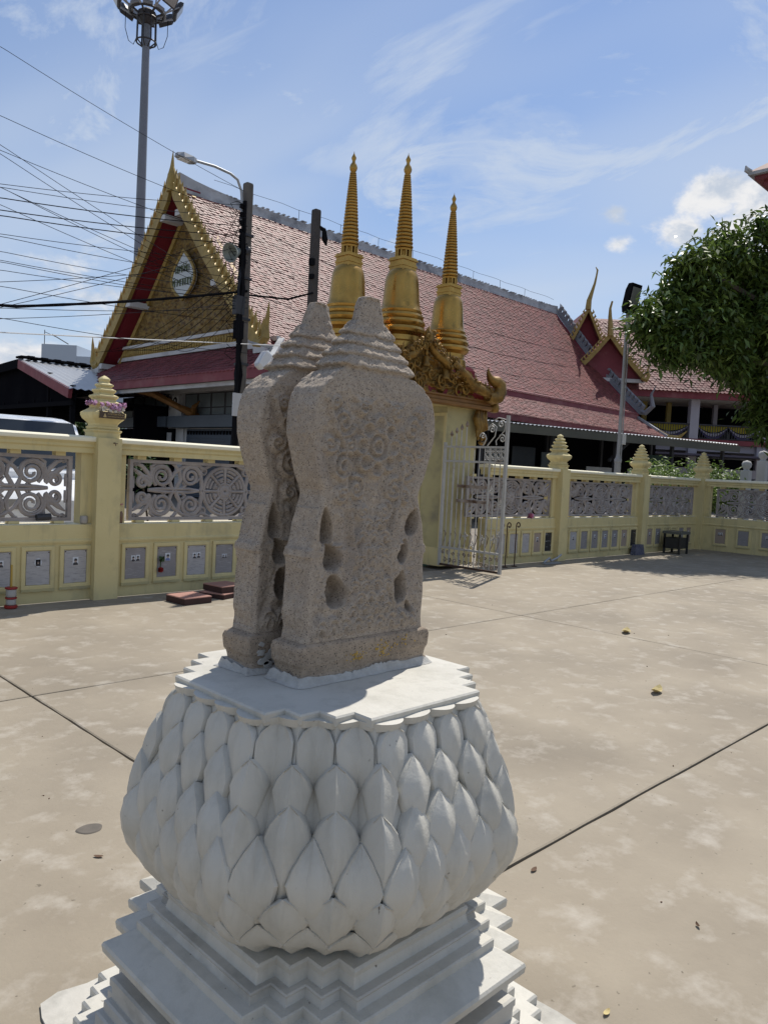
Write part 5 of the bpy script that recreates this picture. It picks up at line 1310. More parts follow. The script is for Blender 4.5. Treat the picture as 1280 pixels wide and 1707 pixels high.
b = MB(); b.add([(XC + .3, 31.4, 3.8), (XC + 10, 31.4, 3.8), (XC + 10, 52, 3.8), (XC + .3, 52, 3.8)], [(0, 1, 2, 3)]); b.build('shade_ceiling', MT['shadeblack'], cp_)  # black sheet added so the roof underside reads as deep shade
b = MB(); b.box(XC + 3.0, XC + 10.2, 31.6, 31.75, 0, 3.9); b.build('side_shade', MT['shadeblack'], cp_)  # near-black sheet standing for shade along the near side
fb = thing('flat_roofed_block', 'pale blue grey flat roofed block far behind the carport roof', 'building', (36, 80, 0)); fb['kind'] = 'thing'
b = MB(); b.ext_z([(31.05, 82.1), (33.6, 79.5), (45, 90), (42.5, 92.6)], 0, 12.85); b.build('stair_tower', MT['farwhite'], fb)
b = MB(); b.ext_z([(33.62, 79.52), (41, 72), (52, 82), (45.02, 89.98)], 0, 11.75); b.build('main_block', MT['farwhite'], fb)
b = MB(); b.tube([(31.3, 82, 12.86), (31.3, 82, 14.3)], .04, 5); b.tube([(31.3, 82, 14.1), (32.4, 81, 13.5)], .03, 4); b.tube([(31.9, 81.6, 13.9), (33.2, 80.6, 13.0)], .05, 4); b.build('aerial', MT['darksteel'], fb)

# ================================================================== POLES, LAMPS, WIRES
def pole(name, label, x, y, ztop, w, mt, lean=0.0):
    t = thing(name, label, 'utility pole', (x, y, 0), 'utility poles behind the wall')
    b = MB(); b.loft([[(x + sx_ * w * k - lean * (ztop - z), y + s2_ * w * k, z) for sx_, s2_ in ((-1, -.8), (-.8, -1), (.8, -1), (1, -.8), (1, .8), (.8, 1), (-.8, 1), (-1, .8))] for z, k in ((0, 1.25), (ztop - .03, 1.0), (ztop, .9))])
    b.build('shaft', MT[mt], t); return t
P1X, P1Y = 9.46, 14.0
up1 = pole('utility_pole', 'square concrete utility pole crowded with cables, street lamp and horn loudspeaker', P1X, P1Y, 7.42, .085, 'polecon')
b = MB(); b.box(P1X - .16, P1X - .11, P1Y - .14, P1Y - .06, 5.7, 7.0); rk = b.build('insulator_rack', MT['cable'], up1)
for k in range(7):
    b = MB(); b.lathe([(.02, 0), (.05, .02), (.03, .05), (.05, .08), (.02, .10)], (P1X - .22, P1Y - .12, 6.82 - k * .17), 7); b.build('insulator', MT['cable'], rk)
r_ = random.Random(21)
for k in range(7):
    b = MB(); x0 = P1X - .15 + r_.uniform(-.10, .06); yy = P1Y - .12 - .02 * k
    b.tube([(x0 + r_.uniform(-.04, .04) * (i % 3), yy, 6.3 - i * .58) for i in range(11)], .022 + .010 * (k % 3), 5); b.build('riser_cable', MT['cable' if k % 4 else 'cablegrey'], up1)
for k in range(15):
    b = MB(); z = 6.9 - k * .21; x = P1X - .18; a = r_.uniform(-1, 1)
    b.tube([(x, P1Y - .15, z), (x - .22 + a * .1, P1Y - .17, z + .06 * a), (x - .34, P1Y - .16, z - .10 + .1 * a), (x - .16, P1Y - .16, z - .28), (x, P1Y - .15, z - .2)], .008, 4); b.build('cable_loop', MT['cable'], up1)
b = MB(); b.box(P1X - .36, P1X - .14, P1Y - .30, P1Y - .27, 2.5, 2.98); b.build('notice_board', MT['plaster'], up1)
b = MB(); b.box(P1X - .34, P1X - .14, P1Y - .26, P1Y - .10, 4.62, 5.0); b.build('junction_box', MT['darksteel'], up1)
b = MB(); b.box(P1X - .30, P1X - .13, P1Y - .24, P1Y - .10, 4.12, 4.5); b.build('junction_box', MT['cable'], up1)
for z in (6.3, 5.4, 4.55, 3.6):
    b = MB(); b.box(P1X - .11, P1X + .11, P1Y - .12, P1Y + .11, z, z + .05); b.build('steel_band', MT['darksteel'], up1)
P2X = 11.33
up2 = pole('utility_pole', 'bare dark utility pole standing in front of the red tiled roof', P2X, 14.0, 7.38, .085, 'pole2')
b = MB(); b.tube([(P2X + .06, 13.95, 7.0), (P2X + .17, 13.9, 6.95), (P2X + .20, 13.9, 6.75), (P2X + .25, 13.9, 6.62)], [.05, .05, .07, .02], 6); b.build('cable_end', MT['cable'], up2)
b = MB(); b.box(P2X - .16, P2X - .07, 13.88, 14.0, 6.1, 6.25); b.box(P2X - .15, P2X - .07, 13.88, 14.0, 5.8, 5.9); b.build('clamp', MT['cable'], up2)
b = MB(); b.tube([(P2X - .08, 13.9, 5.48), (10.6, 13.95, 5.22), (P1X + .08, P1Y - .08, 5.10)], .022, 5); tag(b.build('cable_bundle', MT['cable']), 'black cable bundle slung between the two utility poles', 'cable')
# street lamp on its bent arm
sl = thing('street_lamp', 'grey street lamp on a bent pipe arm at the top of the utility pole', 'street lamp', (P1X, P1Y, 7))
b = MB(); b.tube([(9.29, 13.95, 6.55), (9.29, 13.95, 6.95), (9.26, 13.95, 7.20), (9.16, 13.95, 7.40), (8.98, 13.95, 7.47), (8.6, 13.95, 7.50), (8.10, 13.95, 7.47)], .028, 8); b.build('arm', MT['galv'], sl, smooth=60)
b = MB(); b.loft([[(8.16, 13.95 + a, 7.45 + c) for a, c in ((-.05, -.04), (.05, -.04), (.05, .05), (-.05, .05))], [(8.08, 13.95 + a, 7.45 + c) for a, c in ((-.10, -.05), (.10, -.05), (.08, .06), (-.08, .06))], [(7.86, 13.95 + a, 7.47 + c) for a, c in ((-.12, -.05), (.12, -.05), (.08, .06), (-.08, .06))], [(7.74, 13.95 + a, 7.48 + c) for a, c in ((-.08, -.04), (.08, -.04), (.04, .02), (-.04, .02))]]); hd = b.build('lamp_head', MT['galv'], sl)
b = MB(); b.box(7.80, 8.06, 13.86, 14.04, 7.405, 7.419); b.build('lens', MT['lampwhite'], hd)
for z in (6.62, 6.86):
    b = MB(); b.box(9.25, 9.39, 13.91, 13.99, z, z + .05); b.build('clamp', MT['darksteel'], sl)
# horn loudspeaker
hs = thing('horn_speaker', 'grey green horn loudspeaker fixed to the utility pole', 'loudspeaker', (9.1, 13.9, 5.9))
b = MB(); ax = np.array([-.86, -.12, -.30]); ax /= np.linalg.norm(ax); o = np.array([9.36, 13.88, 5.98])
q1 = np.cross(ax, [0, 0, 1]); q1 /= np.linalg.norm(q1); q2 = np.cross(q1, ax)
rings = []
for d, r in ((0, .05), (.10, .06), (.17, .075), (.25, .11), (.33, .16), (.40, .20), (.43, .225), (.435, .21), (.36, .13), (.26, .05)):
    rings.append([tuple(o + ax * d + (q1 * math.cos(k * math.pi / 9) * 1.0 + q2 * math.sin(k * math.pi / 9) * .9) * r) for k in range(18)])
b.loft(rings); b.build('horn', MT['horn'], hs, smooth=40)
b = MB(); b.tube([tuple(o - ax * .12), tuple(o + ax * .02)], .075, 10); b.build('driver', MT['darksteel'], hs)
b = MB(); b.bar(tuple(o), (P1X - .08, P1Y - .02, 5.92), .04); b.build('bracket', MT['darksteel'], hs)
# white floodlight low on the pole
fl = thing('white_floodlight', 'white box floodlight on a short arm low on the utility pole', 'floodlight', (9.9, 13.7, 3.8))
b = MB(); o = np.array([9.93, 13.86, 3.78]); ax = np.array([.50, 0, .75]); ax /= np.linalg.norm(ax); q1 = np.array([0, -1.0, 0]); q2 = np.cross(ax, q1)
rings = [[tuple(o + ax * d + q1 * s1_ * w + q2 * s2_ * h) for s1_, s2_ in ((-1, -1), (1, -1), (1, 1), (-1, 1))] for d, w, h in ((-.23, .05, .06), (-.17, .10, .09), (.16, .10, .09), (.22, .06, .05))]
b.loft(rings); b.build('housing', MT['lampwhite'], fl)
b = MB(); b.bar(tuple(o + ax * .22), tuple(o + ax * .36), .06); b.bar(tuple(o + ax * .34), (P1X + .05, P1Y, 4.15), .04); b.build('arm', MT['galv'], fl)
# overhead wires, all in or near the vertical plane of the poles
WIRES = [(4.49, 7.99, 9.26, 7.17), (4.52, 6.99, 9.28, 6.64), (4.53, 6.5, 9.31, 6.15), (4.53, 6.45, 9.36, 4.97), (4.53, 6.38, 9.37, 4.85), (4.54, 5.97, 9.34, 6.91), (4.54, 5.84, 9.36, 6.65), (4.55, 5.71, 9.37, 6.48), (4.55, 5.55, 9.38, 6.28), (4.55, 5.39, 9.38, 6.11),
         (4.54, 5.89, 9.36, 5.1), (4.55, 5.78, 9.37, 4.91), (4.55, 5.56, 9.37, 4.85), (4.56, 5.14, 9.4, 5.78), (4.56, 5.03, 9.42, 5.39), (4.57, 4.83, 9.43, 5.14), (4.57, 4.72, 9.44, 5.02), (4.57, 4.63, 9.44, 4.92), (4.57, 4.53, 9.44, 4.99), (4.58, 4.36, 9.4, 5.73), (4.59, 3.98, 9.37, 6.41), (4.59, 3.93, 9.38, 6.13),
         (4.58, 4.22, 9.46, 4.49), (4.59, 3.9, 9.45, 4.8), (4.59, 3.74, 9.44, 4.92), (4.59, 3.71, 9.49, 3.86)]
THICK = {7, 8, 9}
for i, (xa, za, xb, zb) in enumerate(WIRES):
    L_ = -6.0; sl_ = (za - zb) / (xa - xb); pts = []
    y1 = P1Y - .16 - .006 * (i % 5); dy = ((i * 37) % 11 - 5) * .05
    for k in range(33):
        x = L_ + (xb - L_) * k / 32; f = (xb - x) / (xb - xa); q = max(0, (xa - x)) / 10
        z = zb + (za - zb) * f - .055 * (4 * f * (1 - f) if 0 < f < 1 else 0) + (q * q * .5)
        pts.append((x, y1 + dy * min(1, (xb - x) / 6), z))
    b = MB(); b.tube(pts, .0085 if i in THICK else .0052, 4)
    lab = ({7: 'uppermost of the three ', 8: 'middle one of the three ', 9: 'lowest of the three '}[i] + 'thicker black power lines crossing the sky') if i in THICK else 'thin dark wire crossing the sky to the utility pole'
    lab_ = 'thicker black power line crossing the sky to the utility pole' if i in THICK else 'thin dark wire crossing the sky to the utility pole'
    tag(b.build('overhead_wire', MT['cable'] if i in THICK or i % 3 else MT['cablegrey']), lab, 'wire', 'thick power lines' if i in THICK else 'thin overhead wires')
b = MB()
for k in range(4):
    b.tube([(-6 + (9.43 + 6) * j / 40, P1Y - .17 + .016 * math.cos(j * .9 + k * 1.57), 3.93 + (5.15 - 3.93) * max(0, (-6 + 15.43 * j / 40 - 4.59) / 4.84) - .05 * math.sin(math.pi * max(0, (j - 27) / 13)) + .016 * math.sin(j * .9 + k * 1.57)) for j in range(41)], .013, 5)
tag(b.build('cable_bundle', MT['cable']), 'thick twisted black cable bundle crossing the sky low on the left', 'cable')
b = MB(); b.tube([(-6 + (10.68 + 6) * j / 60, P1Y - .22, (3.57 - .02 + (4.2 - 3.57) * (-6 + 16.68 * j / 60 - 4.6) / 6.08) - .06 * math.sin(math.pi * j / 60)) for j in range(61)], .011, 5)
tag(b.build('white_cable', MT['cablewhite']), 'white twisted cable running low in front of the temple gable', 'cable')
# fan of service drops running down to the hall front
for k in range(7):
    b = MB(); z1 = 5.6 - k * .14; e = np.array([15.0, 33.5 - k * 1.1, 6.1 - .05 * k]); s_ = np.array([P1X - .2, P1Y - .12, z1])
    b.tube([tuple(s_ + (e - s_) * j / 14 - np.array([0, 0, .45 * math.sin(math.pi * j / 14)])) for j in range(15)], .009, 4)
    tag(b.build('service_wire', MT['cable']), 'black service wire sloping from the utility pole across the gilded gable', 'wire', 'service wires across the gable')
for k in range(5):
    b = MB(); s_ = np.array([P1X - .2, P1Y - .12, 6.9 - k * .25]); e = np.array([16.2, 27.5 - 1.0 * k, 9.0 - .9 * k])
    b.tube([tuple(s_ + (e - s_) * j / 12 - np.array([0, 0, .35 * math.sin(math.pi * j / 12)])) for j in range(13)], .007, 4)
    tag(b.build('service_wire', MT['cable']), 'short black wire looping from the utility pole towards the roof edge', 'wire', 'wires looping to the roof edge')
for k in range(3):
    b = MB(); s_ = np.array([P1X, P1Y, 6.6 - k * .7]); e = np.array([P2X + 12, 14 + .5, 5.9 - k * .5])
    b.tube([tuple(s_ + (e - s_) * j / 20 - np.array([0, 0, .4 * math.sin(math.pi * j / 20)])) for j in range(21)], .007, 4)
    tag(b.build('span_wire', MT['cablegrey']), ['highest', 'middle', 'lowest'][k] + ' of three thin grey wires running right in front of the red roof', 'wire', 'wires in front of the roof')

# high mast with floodlights
MX, MY, MZ = 24.2, 48.0, 29.9
ms = thing('floodlight_mast', 'tall grey high mast crowned with a ring of floodlights behind the temple gable', 'light mast', (MX, MY, 0))
b = MB(); b.lathe([(.42, 0), (.40, 4), (.30, 18), (.22, MZ)], (MX, MY, 0), 16); b.build('shaft', MT['mast'], ms, smooth=60)
b = MB(); 
for r, z, w in ((1.05, MZ + .2, .07), (.60, MZ - .1, .06), (.62, MZ - 1.6, .05)):
    b.tube([(MX + r * math.cos(a), MY + r * math.sin(a), z) for a in np.linspace(0, 2 * math.pi, 29)], w, 6)
for k in range(8):
    a = k * math.pi / 4; ca, sa = math.cos(a), math.sin(a)
    b.bar((MX + .2 * ca, MY + .2 * sa, MZ - .1), (MX + 1.05 * ca, MY + 1.05 * sa, MZ + .2), .10)
    b.bar((MX + .60 * ca, MY + .60 * sa, MZ - .1), (MX + .62 * ca, MY + .62 * sa, MZ - 1.6), .07); b.bar((MX + .62 * ca, MY + .62 * sa, MZ - 1.6), (MX + .25 * ca, MY + .25 * sa, MZ - 1.9), .06)
b.lathe([(.30, MZ - .5), (.55, MZ - .2), (.58, MZ + .25), (.25, MZ + .5)], (MX, MY, 0), 12)
b.build('ring_frame', MT['darksteel'], ms)
view = math.atan2(-MY, -MX)
for k in range(8):
    a = view + (k + .03) * 2 * math.pi / 8; ca, sa = math.cos(a), math.sin(a); rad = np.array([ca, sa, 0]); tn = np.array([-sa, ca, 0])
    c = np.array([MX, MY, MZ + .75]) + rad * 1.95; nrm = rad * .86 + np.array([0, 0, -.51]); upv = np.cross(nrm, tn); upv = upv if upv[2] > 0 else -upv
    b = MB(); rings = [[tuple(c + nrm * d + tn * s1_ * w + upv * s2_ * h) for s1_, s2_ in ((-1, -1), (1, -1), (1, 1), (-1, 1))] for d, w, h in ((-.34, .26, .20), (-.16, .50, .40), (.05, .54, .46), (.06, .46, .39))]
    b.loft(rings); hd = b.build('floodlight', MT['darksteel'], ms)
    b = MB(); b.add([tuple(c + nrm * .085 + tn * s1_ * .44 + upv * s2_ * .37) for s1_, s2_ in ((-1, -1), (1, -1), (1, 1), (-1, 1))] + [tuple(c + nrm * .064 + tn * s1_ * .44 + upv * s2_ * .37) for s1_, s2_ in ((-1, -1), (1, -1), (1, 1), (-1, 1))], [(0, 1, 2, 3), (0, 4, 5, 1), (1, 5, 6, 2), (2, 6, 7, 3), (3, 7, 4, 0)]); b.build('lens', MT['floodglass'], hd)
    b = MB()
    for s1_ in (-1, 1): b.bar(tuple(c + tn * s1_ * .56), tuple(np.array([MX, MY, MZ + .2]) + rad * 1.05 + tn * s1_ * .45), .07)
    b.obox(tuple(np.array([MX, MY, MZ + .34]) + rad * 1.0), (.34, .62, .22), a); b.build('yoke', MT['galv'], hd)
for sg, a in ((1, view + 1.5), (-1, view - 1.5)):
    b = MB(); p = np.array([MX + 1.3 * math.cos(a), MY + 1.3 * math.sin(a), MZ]); q = np.array([MX + .55 * math.cos(a), MY + .55 * math.sin(a), MZ - 1.3])
    b.tube([tuple(p), tuple(p + np.array([0, 0, -1.0])), tuple(p * .7 + q * .3 + np.array([0, 0, -1.35])), tuple(p * .3 + q * .7 + np.array([0, 0, -1.0])), tuple(q)], .022, 5); b.build('cable_loop', MT['cable'], ms)

# lamp post right of the gate
lp = thing('lamp_post', 'slim white lamp post with a black floodlight head behind the right wall', 'lamp post', (16.68, 9.0, 0))
b = MB(); b.lathe([(.075, 0), (.075, 1.98), (.085, 1.99), (.085, 2.06), (.055, 2.10), (.042, 2.2), (.040, 5.5)], (16.68, 9.0, 0), 12); b.build('shaft', MT['postgrey'], lp, smooth=40)
b = MB(); b.tube([(16.74, 8.96, 1.6), (16.74, 8.96, 5.3)], .014, 5); b.build('conduit', MT['galv'], lp)
b = MB(); b.box(16.73, 16.87, 8.93, 9.03, 2.42, 2.66); b.build('switch_box', MT['plaster'], lp)
o = np.array([16.70, 8.93, 5.78]); nrm = np.array([-.10, -.97, -.20]); nrm /= np.linalg.norm(nrm); tn = np.cross([0, 0, 1.0], nrm); tn /= np.linalg.norm(tn); upv = np.cross(nrm, tn)
b = MB(); b.loft([[tuple(o + nrm * d + tn * s1_ * w + upv * s2_ * h) for s1_, s2_ in ((-1, -1), (1, -1), (1, 1), (-1, 1))] for d, w, h in ((-.16, .10, .20), (-.05, .19, .33), (.06, .20, .35), (.065, .16, .30))]); hd = b.build('floodlight_head', MT['cable'], lp)
b = MB(); b.loft([[tuple(o + nrm * d + tn * s1_ * .145 + upv * (s2_ * .20 + .07)) for s1_, s2_ in ((-1, -1), (1, -1), (1, 1), (-1, 1))] for d in (.066, .078)]); b.build('lens', MT['floodglass'], hd)
b = MB(); b.bar((16.68, 9.0, 5.45), tuple(o), .05); b.build('bracket', MT['darksteel'], lp)

# ================================================================== TREES AND SHRUBS
def leaf_quads(centres, n, spread, ll, lw, droop, r_):
    P = []; F = []
    nc = len(centres); C_ = np.array(centres, float)
    idx = r_.integers(0, nc, n); base = C_[idx] + r_.normal(0, 1, (n, 3)) * np.array(spread)
    az = r_.uniform(0, 2 * math.pi, n); el = r_.normal(-droop, .45, n)
    d = np.stack([np.cos(az) * np.cos(el), np.sin(az) * np.cos(el), np.sin(el)], 1)
    s = np.cross(d, np.stack([r_.normal(0, .5, n), r_.normal(0, .5, n), np.ones(n)], 1)); s /= np.linalg.norm(s, axis=1)[:, None]
    L = ll * r_.uniform(.6, 1.3, n)[:, None]; Wd = lw * r_.uniform(.7, 1.2, n)[:, None]
    nn = np.cross(s, d)
    a = base; b_ = base + d * L * .5 + s * Wd * .5 + nn * L * .06; c = base + d * L - nn * L * .10; e = base + d * L * .5 - s * Wd * .5 + nn * L * .06
    V = np.stack([a, b_, c, e], 1).reshape(-1, 3)
    return V
def leaf_mesh(name, V, mtl):
    n = len(V) // 4; me = bpy.data.meshes.new(name)
    me.vertices.add(len(V)); me.vertices.foreach_set('co', V.astype(np.float32).ravel())
    me.loops.add(4 * n); me.loops.foreach_set('vertex_index', np.arange(4 * n, dtype=np.int32))
    me.polygons.add(n); me.polygons.foreach_set('loop_start', np.arange(0, 4 * n, 4, dtype=np.int32))
    me.materials.append(mtl); me.update(); me.validate(); return me
def tree(name, label, x, y, h, trunk_r, blobs, nleaf, ll, lw, mtl, seed, cat='tree', droop=.35, spread=.42, group=None, limbs=True):
    r_ = np.random.default_rng(seed); t = thing(name, label, cat, (x, y, 0), group)
    fork = blobs[0][2] - blobs[0][3] * .9
    b = MB(); b.tube([(x, y, -.05), (x + .05, y, fork * .5), (x - .03, y + .04, fork)], [trunk_r * 1.3, trunk_r, trunk_r * .8], 9); b.build('trunk', MT['bark'], t, smooth=60)
    cents = []
    for bi, (bx_, by_, bz_, br) in enumerate(blobs):
        k = max(7, int(24 * br ** 1.7)); dirs = r_.normal(0, 1, (k, 3)); dirs /= np.linalg.norm(dirs, axis=1)[:, None]
        rad = br * (r_.uniform(.25, 1, k) ** .45) * r_.uniform(.82, 1.12, k)
        c = np.array([bx_, by_, bz_]) + dirs * rad[:, None] * np.array([1, 1, .85]); cents.append(c)
        if limbs:
            b = MB(); b.tube([(x, y, fork - .1), ((x * 2 + bx_) / 3, (y * 2 + by_) / 3, fork + (bz_ - fork) * .5), (bx_, by_, bz_)], [trunk_r * .6, trunk_r * .4, trunk_r * .16], 6)
            for q in c[:: max(1, len(c) // 7)]: b.tube([(bx_, by_, bz_), tuple((q + np.array([bx_, by_, bz_])) / 2 + np.array([0, 0, .1])), tuple(q)], [trunk_r * .18, trunk_r * .10, .012], 4)
            b.build('limb', MT['bark'], t)
    V = leaf_quads(np.concatenate(cents), nleaf, (spread, spread, spread * .8), ll, lw, droop, r_)
    me = leaf_mesh('crown', V, mtl); link('crown', me, (0, 0, 0), t); 
    return t
KT = .83
BL = [(22.6, 8.7, 6.2, 1.5), (20.8, 9.3, 6.7, .95), (19.9, 9.2, 5.6, .75), (22.3, 8.6, 7.7, .85), (21.4, 8.8, 7.4, .75), (23.2, 7.8, 7.5, 1.0), (21.5, 8.4, 5.4, .8), (22.8, 7.5, 5.7, .9), (23.8, 6.4, 6.5, 1.3), (24.2, 9.4, 6.2, 1.5), (21.1, 8.8, 5.9, .8), (24.2, 5.2, 5.8, 1.2),
      (20.2, 9.6, 6.3, .45), (22.7, 8.1, 8.6, .5), (19.3, 9.2, 5.1, .42), (20.6, 8.6, 5.1, .40), (24.4, 6.9, 8.0, .9), (19.4, 9.5, 6.1, .36), (21.9, 8.9, 8.3, .4), (23.6, 7.2, 8.6, .5), (20.2, 9.1, 7.4, .38), (24.6, 5.6, 7.4, .9), (19.0, 9.5, 5.6, .30), (23.2, 8.2, 3.9, .45), (23.5, 7.9, 3.4, .32), (22.9, 8.3, 4.5, .34),
      (26.5, 9.5, 6.6, 1.9), (27, 7.2, 6.6, 1.9), (25.4, 8.0, 7.0, 1.5), (26.5, 5.0, 6.2, 1.6)]  # rear clumps, hidden from view, added to widen the crown's shadow
tree('broadleaf_tree', 'large dark green broadleaf tree overhanging the corner of the right wall', 25.6 * KT, 6.4 * KT, 10, .24,
     [(x * KT, y * KT, 1.5 + (z - 1.5) * KT, r * KT * 1.02) for x, y, z, r in BL], 64000, .23, .072, MT['leaf'], 5, spread=.21, droop=.5)
for k, (x, y, z, br, n) in enumerate(((19.2, 9.6, 1.55, .42, 1500), (20.4, 9.7, 1.65, .55, 2200), (21.7, 9.4, 1.7, .5, 2000), (22.9, 9.3, 1.65, .5, 1800), (24.2, 9.2, 1.6, .5, 1600))):
    tree('shrub', ['bright green shrub beside the second right pillar finial', 'bright green shrub just left of the corner pillar finial', 'bright green shrub directly behind the corner pillar finial', 'bright green shrub just right of the corner pillar finial', 'bright green shrub next to the white ball topped posts'][k], x, y, 2, .03, [(x, y, z, br), (x + .3, y - .1, z - .4, br)], n, .15, .045, MT['leaflight'], 60 + k, 'shrub', droop=.0, spread=.18, group='shrubs behind the right wall')
for k, (x, y, h) in enumerate(((16, 62, 7.5), (21, 60, 6.0), (12.5, 64, 7.0), (26.5, 60, 6.5))):
    tree('garden_tree', 'small dark tree seen through the open carport on the left', x, y, h, .15, [(x, y, h * .55, h * .30), (x + 1.5, y + .5, h * .42, h * .26), (x - 1.4, y, h * .45, h * .26)], 5200, .42, .20, MT['leafdark'], 80 + k, droop=.1, spread=.5, group='trees beyond the carport', limbs=False)
for k, (x, y) in enumerate(((2.75, 9.3), (4.85, 9.2))):
    tree('potted_shrub', 'small dark shrub glimpsed through the gap above the ' + ['left edge scroll panel', 'wheel scroll panel beside the stones'][k], x, y, 1.6, .015, [(x, y, 1.38, .22)], 260, .10, .04, MT['leafdark'], 95 + k, 'shrub', droop=0, spread=.10, group='shrubs glimpsed through the left wall', limbs=False)

# ================================================================== VEHICLES behind the left wall
def car(name, label, x, y, rz, paint, hgt=1.95):
    ca, sa = math.cos(rz), math.sin(rz)
    xf = lambda a, c, z: (x + a * ca - c * sa, y + a * sa + c * ca, z)      # a forward, c to the left
    t = thing(name, label, 'van', (x, y, 0))
    Wd = .88
    def sec(a, z0, z1, w0, w1): return [(a, -w0, z0), (a, w0, z0), (a, w1, z1), (a, -w1, z1)]
    b = MB(xf); b.loft([[(a, s_ * w, z) for s_, w, z in ((-1, Wd * k0, .35), (1, Wd * k0, .35), (1, Wd * k1, zz), (.86, Wd * k1, zz + .05), (-.86, Wd * k1, zz + .05), (-1, Wd * k1, zz))] for a, k0, k1, zz in ((2.25, .86, .84, .80), (2.1, .95, .92, .95), (1.1, 1, .97, 1.10), (-2.0, 1, .98, 1.14), (-2.25, .96, .94, 1.10))]); bd = b.build('body', MT[paint], t, smooth=40)
    b = MB(xf); b.loft([[(a, s_ * w, z) for s_, w, z in ((-1, w0, 1.10), (1, w0, 1.10), (1, w1, zt - .05), (.85, w1, zt), (-.85, w1, zt), (-1, w1, zt - .05))] for a, w0, w1, zt in ((1.25, .80, .78, 1.22), (.55, .83, .70, hgt - .10), (.1, .835, .71, hgt - .04), (-.5, .84, .71, hgt), (-1.6, .84, .70, hgt - .03), (-2.15, .82, .68, hgt - .22))]); b.build('cabin', MT[paint], t, smooth=40)
    b = MB(xf); b.add([(1.17, -.68, 1.265), (1.17, .68, 1.265), (.62, .62, hgt - .15), (.62, -.62, hgt - .15)], [(0, 1, 2, 3)]); b.v = [tuple(np.array(p) + np.array([.035 * ca, .035 * sa, .03])) for p in b.v]; b.build('windscreen', MT['carglass'], t)
    for sg in (-1, 1):
        for a0, a1, a2, a3 in ((.98, .02, .02, .34), (-.05, -1.0, -1.0, -.05), (-1.07, -1.95, -1.85, -1.07)):
            w0, w1 = .853, .728
            b = MB(xf); pts = [(a0, sg * w0, 1.20), (a1, sg * w0, 1.20), (a2, sg * w1, hgt - .17), (a3, sg * w1, hgt - .17)]
            b.add(pts if sg > 0 else pts[::-1], [(0, 1, 2, 3)]); b.build('side_window', MT['carglass'], t)
        for a in (1.4, -1.35):
            b = MB(xf); b.loft([[(a + .33 * math.cos(k * math.pi / 10), sg * c, .33 + .33 * math.sin(k * math.pi / 10)) for k in range(20)] for c in (.70, .90)]); wh = b.build('wheel', MT['rubber'], t)
            b = MB(xf); b.loft([[(a + .19 * math.cos(k * math.pi / 8), sg * c, .33 + .19 * math.sin(k * math.pi / 8)) for k in range(16)] for c in (.89, .912)]); b.build('rim', MT['galv'], wh)
        b = MB(xf); b.box(.92, 1.06, min(sg * .90, sg * 1.08), max(sg * .90, sg * 1.08), 1.18, 1.34); b.build('wing_mirror', MT[paint], t)
        b = MB(xf); b.box(2.18, 2.265, min(sg * .50, sg * .80), max(sg * .50, sg * .80), .72, .86); b.build('headlight', MT['floodglass'], t)
    b = MB(xf); b.add([(-2.20, .62, 1.20), (-2.20, -.62, 1.20), (-2.09, -.58, hgt - .32), (-2.09, .58, hgt - .32)], [(0, 1, 2, 3)]); b.v = [tuple(np.array(p) + np.array([-.05 * ca, -.05 * sa, 0.01])) for p in b.v]; b.build('rear_window', MT['carglass'], t)
    return t
car('parked_van', 'white van with dark windscreen parked behind the left wall', 4.75, 13.3, R(-97), 'carwhite', 2.14)
car('parked_van', 'white van at the left edge of the view with only its windscreen side showing', 2.55, 11.6, R(-95), 'carwhite', 1.72)
car('parked_car', 'maroon vehicle whose roof line shows above the white van', 5.6, 20.5, R(-95), 'redfascia', 2.35)

# ================================================================== SMALL THINGS IN THE YARD
def block(x, y, z, sx_, s2_, h, rz, label):
    t = thing('paving_block', label, 'paving block', (x, y, z), None)
    b = MB(); ca, sa = math.cos(rz), math.sin(rz)
    ring = lambda k, zz: [(x + a * k * ca - c * k * sa, y + a * k * sa + c * k * ca, zz) for a, c in ((-sx_ / 2, -s2_ / 2), (sx_ / 2, -s2_ / 2), (sx_ / 2, s2_ / 2), (-sx_ / 2, s2_ / 2))]
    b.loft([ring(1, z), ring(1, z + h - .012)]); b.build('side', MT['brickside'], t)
    b = MB(); b.loft([ring(1.0, z + h - .0118), ring(1.0, z + h - .006), ring(.97, z + h)]); b.build('top_face', MT['brick'], t)
block(4.34, 7.22, .001, .34, .34, .075, R(4), 'single red paving block lying flat on the ground left of the stones')
block(4.83, 7.36, .001, .34, .34, .06, R(20), 'lower red paving block of the stacked pair beside the stones')
block(4.88, 7.38, .063, .33, .33, .075, R(6), 'upper red paving block resting on another beside the stones')
